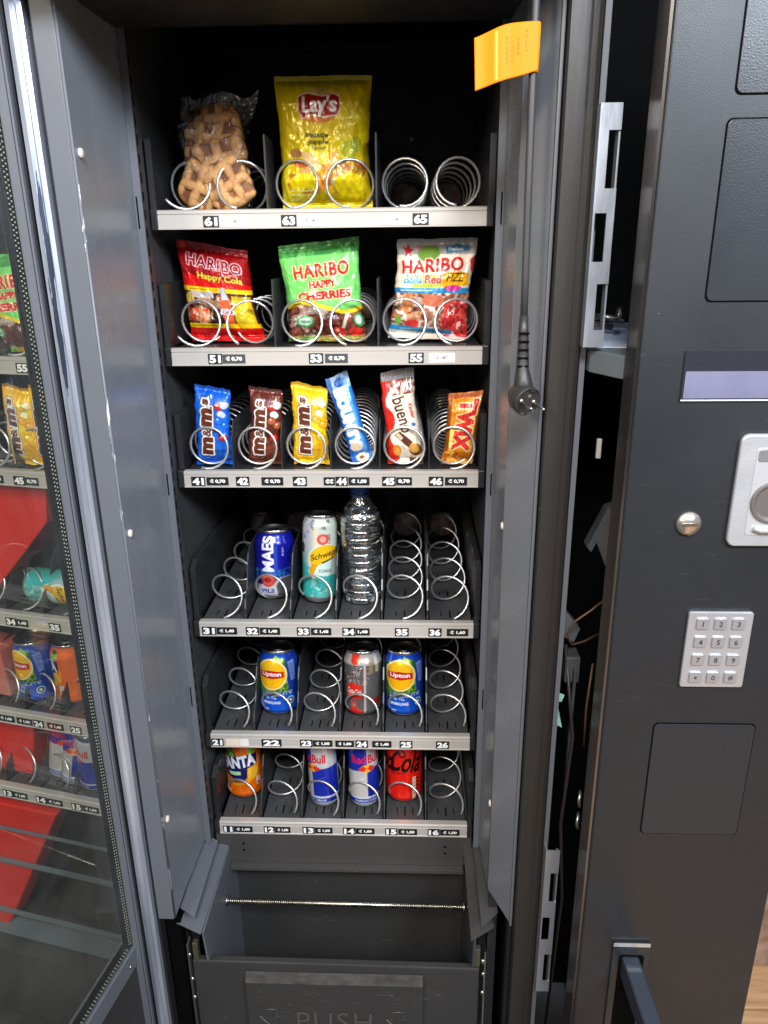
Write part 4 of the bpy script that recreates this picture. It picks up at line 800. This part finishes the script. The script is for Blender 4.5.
o=bag('hazelnut_bar',[(.072,1.281),(.120,1.290),(.084,1.1460),(.138,1.1460)],.036,.013,art_hazel(),seed=57,crimp=.07,wr=.0015,step=.0007,edge=.35); tag(o,'white and red hazelnut chocolate bar with brown lettering','chocolate bar',GD)
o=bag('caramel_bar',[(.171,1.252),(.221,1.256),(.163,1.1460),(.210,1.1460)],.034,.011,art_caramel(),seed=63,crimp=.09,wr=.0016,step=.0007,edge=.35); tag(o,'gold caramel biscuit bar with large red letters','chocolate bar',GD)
# waffles in a clear pack
wp=empty('waffle_pack',(-.146,.06,1.5022),0,'clear film pack of golden brown waffles at the left end of the top tray','waffle pack')
def waffle(cx,cz,rx,rz,y,tilt,seed):
    n=110; U,V=np.meshgrid(np.linspace(-1,1,n),np.linspace(-1,1,n)); rr=np.sqrt(U*U+V*V)
    k=np.where(np.maximum(abs(U),abs(V))>0,np.maximum(abs(U),abs(V))/np.maximum(rr,1e-6),1)**.62; u=U*k; v=V*k   # square to disc
    ed=np.clip(1-np.maximum(abs(U),abs(V))**3,0,1)**.5
    ph=seed*1.3; uu=u+.02*np.sin(v*3+ph); vv=v+.02*np.sin(u*3+ph); gx=np.clip((np.cos(2*np.pi*(uu*1.5+.12*seed))-.45)*3,0,1); gz=np.clip((np.cos(2*np.pi*(vv*1.2+.09*seed))-.45)*3,0,1); rid=np.maximum(gx,gz)
    nz=fbm(u*2+seed,v*2,seed,2)-.37; h=(.004*ed+.0060*rid*np.sqrt(ed)+nz*.002)
    rim=(1+.30*(fbm(u*1.3+7,v*1.3+seed,seed+2)-.47))*(1+.10*np.clip(np.abs(u)*np.abs(v)*2,0,1))
    x=cx+u*rx*rim; z=cz+v*rz*rim; 
    ca,sa=math.cos(R(tilt)),math.sin(R(tilt)); x2=cx+(x-cx)*ca-(z-cz)*sa; z2=cz+(x-cx)*sa+(z-cz)*ca
    F=np.stack([x2,y-h,z2],-1); 
    b=np.clip(.05+1.0*nz+.85*rid+.2*(1-ed),0,1)[...,None]; g=fbm(u*9,v*9,seed+5)[...,None]
    c=np.array([.19,.055,.013])*(1-b)+np.array([.74,.38,.14])*b; c=c*(.42+.75*g)
    o=gridmesh('waffle',F,c,WAF,wp,flip=False); o.location=(0,0,0)
    sol=o.modifiers.new('thick','SOLIDIFY'); sol.thickness=.008; sol.offset=0
waffle(.004,.102,.026,.026,.010,10,5); waffle(-.003,.080,.036,.025,.000,-7,6); waffle(.006,.056,.037,.028,-.009,9,8); waffle(-.013,.030,.029,.028,-.017,-24,3); waffle(.019,.029,.027,.027,-.023,30,12)
f=bag('film',[(-.193,1.641),(-.090,1.645),(-.197,1.503),(-.098,1.503)],.062,.030,None,material=FILM,parent=wp,seed=71,crimp=.10,wr=.0080,wob=.006,edge=.35,noz=1.6)
# cans
def cl(x,y,z,rad,H,art,label,rz=0.,slim=False,tilt=(0,0)):
    c=can((x,y,z-.0013+.74*rad*math.sin(R(TB))),rad,H,art,0,label,GC,slim); c.rotation_euler=(Matrix.Rotation(R(tilt[1]),3,'Y')@Matrix.Rotation(R(-TB),3,'X')@Matrix.Rotation(R(rz),3,'Z')).to_euler(); return c
TB=8
TEA=art_tea(); ENG=art_energy()
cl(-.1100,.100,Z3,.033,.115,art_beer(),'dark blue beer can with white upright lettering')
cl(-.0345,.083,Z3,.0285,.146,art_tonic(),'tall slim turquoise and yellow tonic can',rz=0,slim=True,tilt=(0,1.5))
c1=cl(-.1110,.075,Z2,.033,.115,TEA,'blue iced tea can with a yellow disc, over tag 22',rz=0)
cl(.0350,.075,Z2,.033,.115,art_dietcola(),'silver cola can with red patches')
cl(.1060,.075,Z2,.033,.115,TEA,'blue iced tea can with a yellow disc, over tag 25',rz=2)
cl(-.1835,.078,Z1,.033,.115,art_orange(),'orange soda can with white letters on dark blue',tilt=(0,-2))
e1=cl(-.0355,.056,Z1,.0265,.134,ENG,'slim blue and silver energy drink can over tag 13',rz=-38,slim=True,tilt=(0,-3))
cl(.0360,.056,Z1,.0265,.134,ENG,'slim silver and blue energy drink can over tag 14',rz=18,slim=True,tilt=(0,-2))
cl(.1060,.074,Z1,.033,.115,art_zerocola(),'red cola can with dark script lettering')
# bottle
bt=empty('water_bottle',(.0365,.086,Z3-.0012),0,'clear ribbed plastic water bottle with a blue cap','bottle')
def brad(z):
    if z<.012: return .026+.006*math.sin(z/.012*math.pi/2)
    if z<.148: return .0322-.0013*(1 if (z*1000)%13<4 else 0)*math.sin(((z*1000)%13)/4*math.pi)
    if z<.185: k=(z-.148)/.037; return .0322-(.0322-.0135)*(k*k*(3-2*k))
    return .0130
zz=np.linspace(0,.200,260); nu=96; a=np.linspace(0,2*np.pi,nu,endpoint=False); rs=np.array([brad(z) for z in zz])
lob=np.where((zz<.035)[:,None],1-.05*np.abs(np.sin(a*2.5))[None]*(1-zz/.035)[:,None],1)
rsx=rs[:,None]*lob*(1+.010*np.sin(a*4+zz[:,None]*150)*((zz>.04)&(zz<.14))[:,None])
P=np.stack([rsx*np.cos(a),rsx*np.sin(a),np.repeat(zz[:,None],nu,1)],-1); gridmesh('shell',P,None,PET,bt,closed_u=True,flip=True)
Q=P[8:215].copy(); Q[...,0]*=.975; Q[...,1]*=.975
o=gridmesh('water',Q,None,WATER,bt,closed_u=True,flip=True)
bm=bmesh.new(); bm.from_mesh(o.data); bmesh.ops.holes_fill(bm,edges=[e for e in bm.edges if len(e.link_faces)==1],sides=0); bm.to_mesh(o.data); bm.free()
m=MB(); m.lathe([(.0148,.190),(.0152,.192),(.0152,.203),(.0145,.205),(.0005,.2055)],n=40); m.build('cap',CAPB,bt)
m=MB(); m.lathe([(.0135,.184),(.0165,.185),(.0165,.1865),(.0135,.188)],n=40); m.build('neck_ring',CAPB,bt)
# ---------------------------------------------------------------- power cord hanging on the right
pc=empty('power_cord',(.2370,-.2100,1.28),0,'grey power cord with a plug and an orange warning tag, hanging down the right side','power cord')
def pp(mb,name,m,parent=None,**k):
    o=mb.build(name,m,parent or pc,**k); o.location=(-.2370,.2100,-1.28) if parent is None else (0,0,0); return o
xs=[(.2350,TOP+.1),(.2355,1.70),(.2362,1.60),(.2372,1.50),(.2385,1.42),(.2390,1.375)]
m=MB(); m.tube([(x,-.2105,z) for x,z in xs],.0040,14); pp(m,'cable',CABLE)
PLG=mat('plug_grey',(.028,.026,.025),.42,bump=.2,bscale=200)
m=MB(); m.tube([(.2390,-.2110,1.380),(.2392,-.2112,1.362),(.2396,-.2115,1.342),(.2400,-.212,1.322),(.2408,-.214,1.312),(.2415,-.216,1.303),(.2420,-.217,1.298)],[.0048,.0056,.0064,.0075,.0095,.0110,.0085],16)
sr=pp(m,'strain_relief',PLG)
m=MB()
for k in range(5): m.box(.2338,.2450,-.2190,-.2172,1.3255+k*.0088,1.3275+k*.0088); 
pp(m,'relief_slots',BLACK)
m=MB(); m.lathe([(.0005,-.020),(.010,-.019),(.0150,-.012),(.0185,-.004),(.0192,.006),(.0190,.0125),(.0178,.0140),(.0172,.0120),(.0165,.0118),(.0005,.0118)],(0,0,0),44,axis='y')
for a_ in range(10): m.box(.0186*math.cos(R(a_*7-35))-.0006,.0186*math.cos(R(a_*7-35))+.0012,-.010,.002,.0186*math.sin(R(a_*7-35))-.0004,.0186*math.sin(R(a_*7-35))+.0004)
pb=pp(m,'plug',PLG); pb.scale=(.86,.9,.86); pb.location=(.004,-.008,.012); pb.rotation_euler=(R(14),R(8),R(27))
for dx in (-.0095,.0095):
    m=MB(); m.tube([(dx,-.010,0),(dx,-.0135,0)],.0034,12); m.tube([(dx,-.0136,0),(dx,-.032,0),(dx,-.0345,0),(dx,-.0355,0)],[.0024,.0024,.0020,.0010],12); m.build('pin',STEEL,pb)
m=MB(); m.box(-.003,.003,-.0150,-.006,.0145,.0175); m.box(-.003,.003,-.0150,-.006,-.0175,-.0145); m.lathe([(.0026,.0125),(.0020,.0121),(.0005,.0119)],(0,0,.0085),14,axis='y'); m.build('earth_contact',STEEL,pb)
# tag sheet wrapped round the cable
n=40; nv=30; U,V=np.meshgrid(np.linspace(0,1,n),np.linspace(0,1,nv))
top=1.652-.013*U**1.4+.0015*np.sin(U*3.2); bot=1.611-.013*U**1.0-.002*np.sin(U*3); 
x=.2400-.0622*U+.002*V*U; z=top*(1-V)+bot*V-.004*V*U**4; y=-.2155-.006*np.sin(U*2.6)+.004*np.sin(U*9)*U-.001*V
F=np.stack([x,y,z],-1); ta=Art(.062,.042,C(236,126,3))
for k,(xx,a0,a1) in enumerate([(.33,.30,.62),(.42,.28,.70),(.50,.22,.72),(.20,.15,.55)]):
    q=a0
    while q<a1: ta.rect(xx-.008,q,xx+.012,q+.02+.02*((k+int(q*50))%3)/3,C(120,75,10),.8); q+=.055
ta.rect(.66,.05,.69,.95,C(255,210,130),.7)
o=gridmesh('warning_tag',F,ta.sample(U,V),mat('tag_print',(1,1,1),.55,attr='paint',spec=.25),pc,flip=True); o.location=(-.2370,.2100,-1.28)
sol=o.modifiers.new('thick','SOLIDIFY'); sol.thickness=.0006
m=MB(); m.lathe([(.0052,0),(.0052,.042)],(.2362,-.2110,1.6095),20); pp(m,'tag_sleeve',YELLOW)
# ================================================================ machine added to stand in for the reflection in the glass door
A15=R(-13); NB=Vector((-.340,-.020,0))
nb=empty('vending_machine',(-.34-.215*math.cos(R(13)),-.02+.215*math.sin(R(13)),0),A15,'second vending machine added as a stand-in for the reflection in the swung-open glass door','vending machine','vending machines')
def np_(mb,name,m,**k): return mb.build(name,m,nb,**k)
m=MB(); m.box(-.26,.235,.40,.42,0,TOP); np_(m,'back_panel',INNER)
m=MB(); m.box(.2262,.2345,-.03,.399,0,TOP); np_(m,'side_panel',INNERG)
m=MB(); m.box(-.27,-.2262,-.03,.399,0,TOP); np_(m,'side_panel',INNERG)
m=MB(); m.box(-.2255,.2255,-.01,-.004,.450,.4525)
m.box(-.2255,.2255,-.012,-.003,.372,.3755); m.box(-.2255,.2255,-.012,-.003,.245,.2475); m.box(-.2255,.2255,-.02,.02,.20,.2015); np_(m,'bin_edges',BAYS)
m=MB(); m.box(-.2255,.2255,-.045,.39,.02,.19); m.box(-.2255,.2255,.10,.11,.20,.47); np_(m,'bin_panel',DKSTEEL)
cx,cy=nb.location.x,nb.location.y
def nsh(z,label,kind,tags): return shelf(z,label,kind,tags,(cx,cy),A15,'trays of the machine standing in for the reflection',discs=False)
nsh(1.311,'tray standing in for the glass door reflection with green sweet bags, the highest one there','wide',t5)
nsh(1.143,'tray standing in for the glass door reflection with two yellow packs','bar',t4)
DR=(-88,.010); nsh(.900,'tray standing in for the glass door reflection below the large red shape','drink',t3)
DR=(-38,.006); nsh(.708,'tray standing in for the glass door reflection with yellow and orange tea cans','drink',t2)
nsh(.545,'lowest tray standing in for the glass door reflection with slim blue cans','drink',t1)
c15,s15=math.cos(A15),math.sin(A15)
def N(x,y,z=0): return (cx+(x+.0)*c15-y*s15, cy+x*s15+y*c15, z)   # tray coordinates -> world
def find(lbl): return next(o for o in bpy.data.objects if o.get('label','')==lbl)
def clone(o,loc,rz,label,group,tilt=(0,0)):
    c=copy_tree(o); c.location=loc; c.rotation_euler=(R(tilt[0]),R(tilt[1]),rz); c['label']=label; c['group']=group; return c
GN='goods standing in for the glass door reflection'
ys=find('yellow pack of peanut chocolate drops over tag 43'); gs=find('bright green bag of cherry sweets')
clone(ys,N(.126,.03,1.1445),A15,'yellow pack standing in for a reflected one, nearest to the door seal',GN); clone(ys,N(.080,.03,1.1445),A15,'yellow pack standing in for a reflected one, farther from the door seal',GN)
clone(gs,N(.100,.04,1.3125),A15,'green sweet bag standing in for a reflected one',GN)
clone(e1,N(.046,.05,.5440),A15+R(15),'slim energy can standing in for a reflected one, middle one of three',GN,(0,12)); clone(e1,N(.010,.06,.5440),A15+R(35),'slim energy can standing in for a reflected one, leftmost of three',GN,(0,12)); clone(e1,N(.088,.05,.5440),A15-R(40),'slim energy can standing in for a reflected one, rightmost and bluest of three',GN,(0,12))
clone(c1,N(-.006,.06,.7070),A15,'iced tea can standing in for a reflected one, left one of the pair',GN); clone(find('orange soda can with white letters on dark blue'),N(.062,.07,.7070),A15-R(60),'orange can standing in for a reflected one beside an iced tea can',GN)
tn=find('tall slim turquoise and yellow tonic can'); clone(tn,N(.020,.055,.928),A15,'turquoise tonic can lying on its side, standing in for a reflected one',GN,(0,90))
# solid shapes added to stand in for the red reflection in the glass
m=MB(); m.prism([(-.10,.03,1.118),(.104,.03,1.118),(.092,.03,1.05),(-.045,.03,.905),(-.10,.03,.905)],(0,.08,0)); o=m.build('red_stand_in',RED,None,bevel=.002); o.location=(cx,cy,0); o.rotation_euler=(0,0,A15); tag(o,'large red shape with a slanting edge standing in for the red reflection, under the yellow packs','carton','red reflection stand-ins')
m=MB(); m.prism([(-.21,.0,.50),(.035,.0,.50),(-.118,.0,.215),(-.132,.0,.195),(-.21,.0,.180)],(0,.05,0)); o=m.build('red_stand_in',RED,None,bevel=.003); o.location=(cx,cy,0); o.rotation_euler=(0,0,A15); tag(o,'red shape with a slanting edge standing in for the red reflection, under the lowest tray','carton','red reflection stand-ins')
m=MB(); m.prism([(-.21,.035,.546),(-.035,.035,.546),(-.012,.035,.655),(-.21,.035,.665)],(0,.06,0)); o=m.build('red_stand_in',RED,None,bevel=.003); o.location=(cx,cy,0); o.rotation_euler=(0,0,A15); tag(o,'low red shape standing in for the red reflection beside the slim cans','carton','red reflection stand-ins')
m=MB(); m.prism([(-.21,.035,.7095),(-.048,.035,.7095),(-.055,.035,.800),(-.21,.035,.805)],(0,.06,0)); o=m.build('red_stand_in',mat('reflected_veil',(.50,.10,.07),.6,col2=(.42,.13,.09),cscale=8),None,bevel=.003); o.location=(cx,cy,0); o.rotation_euler=(0,0,A15); tag(o,'pinkish red shape standing in for the reflected veil beside the iced tea can','carton','red reflection stand-ins')
# ================================================================ ground, camera, light
m=MB(); gy=-3.0; k=0
m.box(-4,4,-4,4,-.03,-.0255,0); o=m.build('ground',GROUND); tag(o,kind='structure')
m=MB()
while gy<3.0:
    m.box(.45,3,gy,gy+.118,-.025,-.001*(k%2)); gy+=.123; k+=1
o=m.build('wooden_deck',WOOD,bevel=.003); tag(o,kind='structure')
m=MB(); m.box(.62,1.6,.17,.21,.0,.16); o=m.build('wooden_board',DIRT,bevel=.003); tag(o,'dirty brown board lying beyond the planks at the lower right corner','board')
cam=bpy.data.cameras.new('camera'); co=bpy.data.objects.new('camera',cam); COL.objects.link(co)
cam.sensor_fit='VERTICAL'; cam.sensor_height=24; cam.lens=24*750/1024; cam.clip_start=.02; cam.clip_end=100
M3=Matrix(((.99940,.0015,-.0358),(.0343,-.3291,.9437),(-.0104,-.9443,-.3289)))
right=Vector((.9994,.0343,-.0104)); fwd=Vector((-.0358,.9437,-.3289)).normalized(); right=(right-fwd*right.dot(fwd)).normalized(); up=right.cross(fwd)
co.matrix_world=Matrix(((right.x,up.x,-fwd.x,.1176),(right.y,up.y,-fwd.y,-1.048),(right.z,up.z,-fwd.z,1.4472),(0,0,0,1)))
bpy.context.scene.camera=co
def area(name,loc,to,sx,sy,en,col,spread=180):
    l=bpy.data.lights.new(name,'AREA'); l.shape='RECTANGLE'; l.size=sx; l.size_y=sy; l.energy=en; l.color=col; l.spread=R(spread)
    o=bpy.data.objects.new(name,l); COL.objects.link(o); o.location=loc; o.rotation_euler=(Vector(to)-Vector(loc)).to_track_quat('-Z','Y').to_euler(); return o
area('daylight_lamp',(.15,-1.75,2.45),(-.05,0,.95),.55,.40,50,(.94,.96,1.0))
area('cool_lamp',(1.15,-1.7,2.25),(-.2,0,1.0),.5,.4,44,(.80,.89,1.0))
area('warm_lamp',(-.95,-1.9,2.1),(.2,0,.85),.4,.4,26,(1.0,.80,.60))
w=bpy.data.worlds.new('World'); bpy.context.scene.world=w; w.use_nodes=True; nt=w.node_tree
bg=nt.nodes['Background']; bg.inputs['Strength'].default_value=.68
tc=nt.nodes.new('ShaderNodeTexCoord'); sp=nt.nodes.new('ShaderNodeSeparateXYZ'); nt.links.new(tc.outputs['Generated'],sp.inputs[0])
mr=nt.nodes.new('ShaderNodeMapRange'); mr.inputs[1].default_value=-.6; mr.inputs[2].default_value=.9; nt.links.new(sp.outputs['Z'],mr.inputs[0])
rp=nt.nodes.new('ShaderNodeValToRGB'); rp.color_ramp.elements[0].color=(.16,.13,.11,1); rp.color_ramp.elements[1].color=(.55,.62,.72,1); e=rp.color_ramp.elements.new(.45); e.color=(.40,.40,.42,1)
nt.links.new(mr.outputs[0],rp.inputs[0]); nt.links.new(rp.outputs[0],bg.inputs[0])
s=bpy.context.scene; s.view_settings.view_transform='Standard'; s.view_settings.look='None'; s.view_settings.exposure=0; s.view_settings.gamma=1
s.render.resolution_x=768; s.render.resolution_y=1024
s.cycles.max_bounces=10; s.cycles.transparent_max_bounces=24; s.cycles.transmission_bounces=8
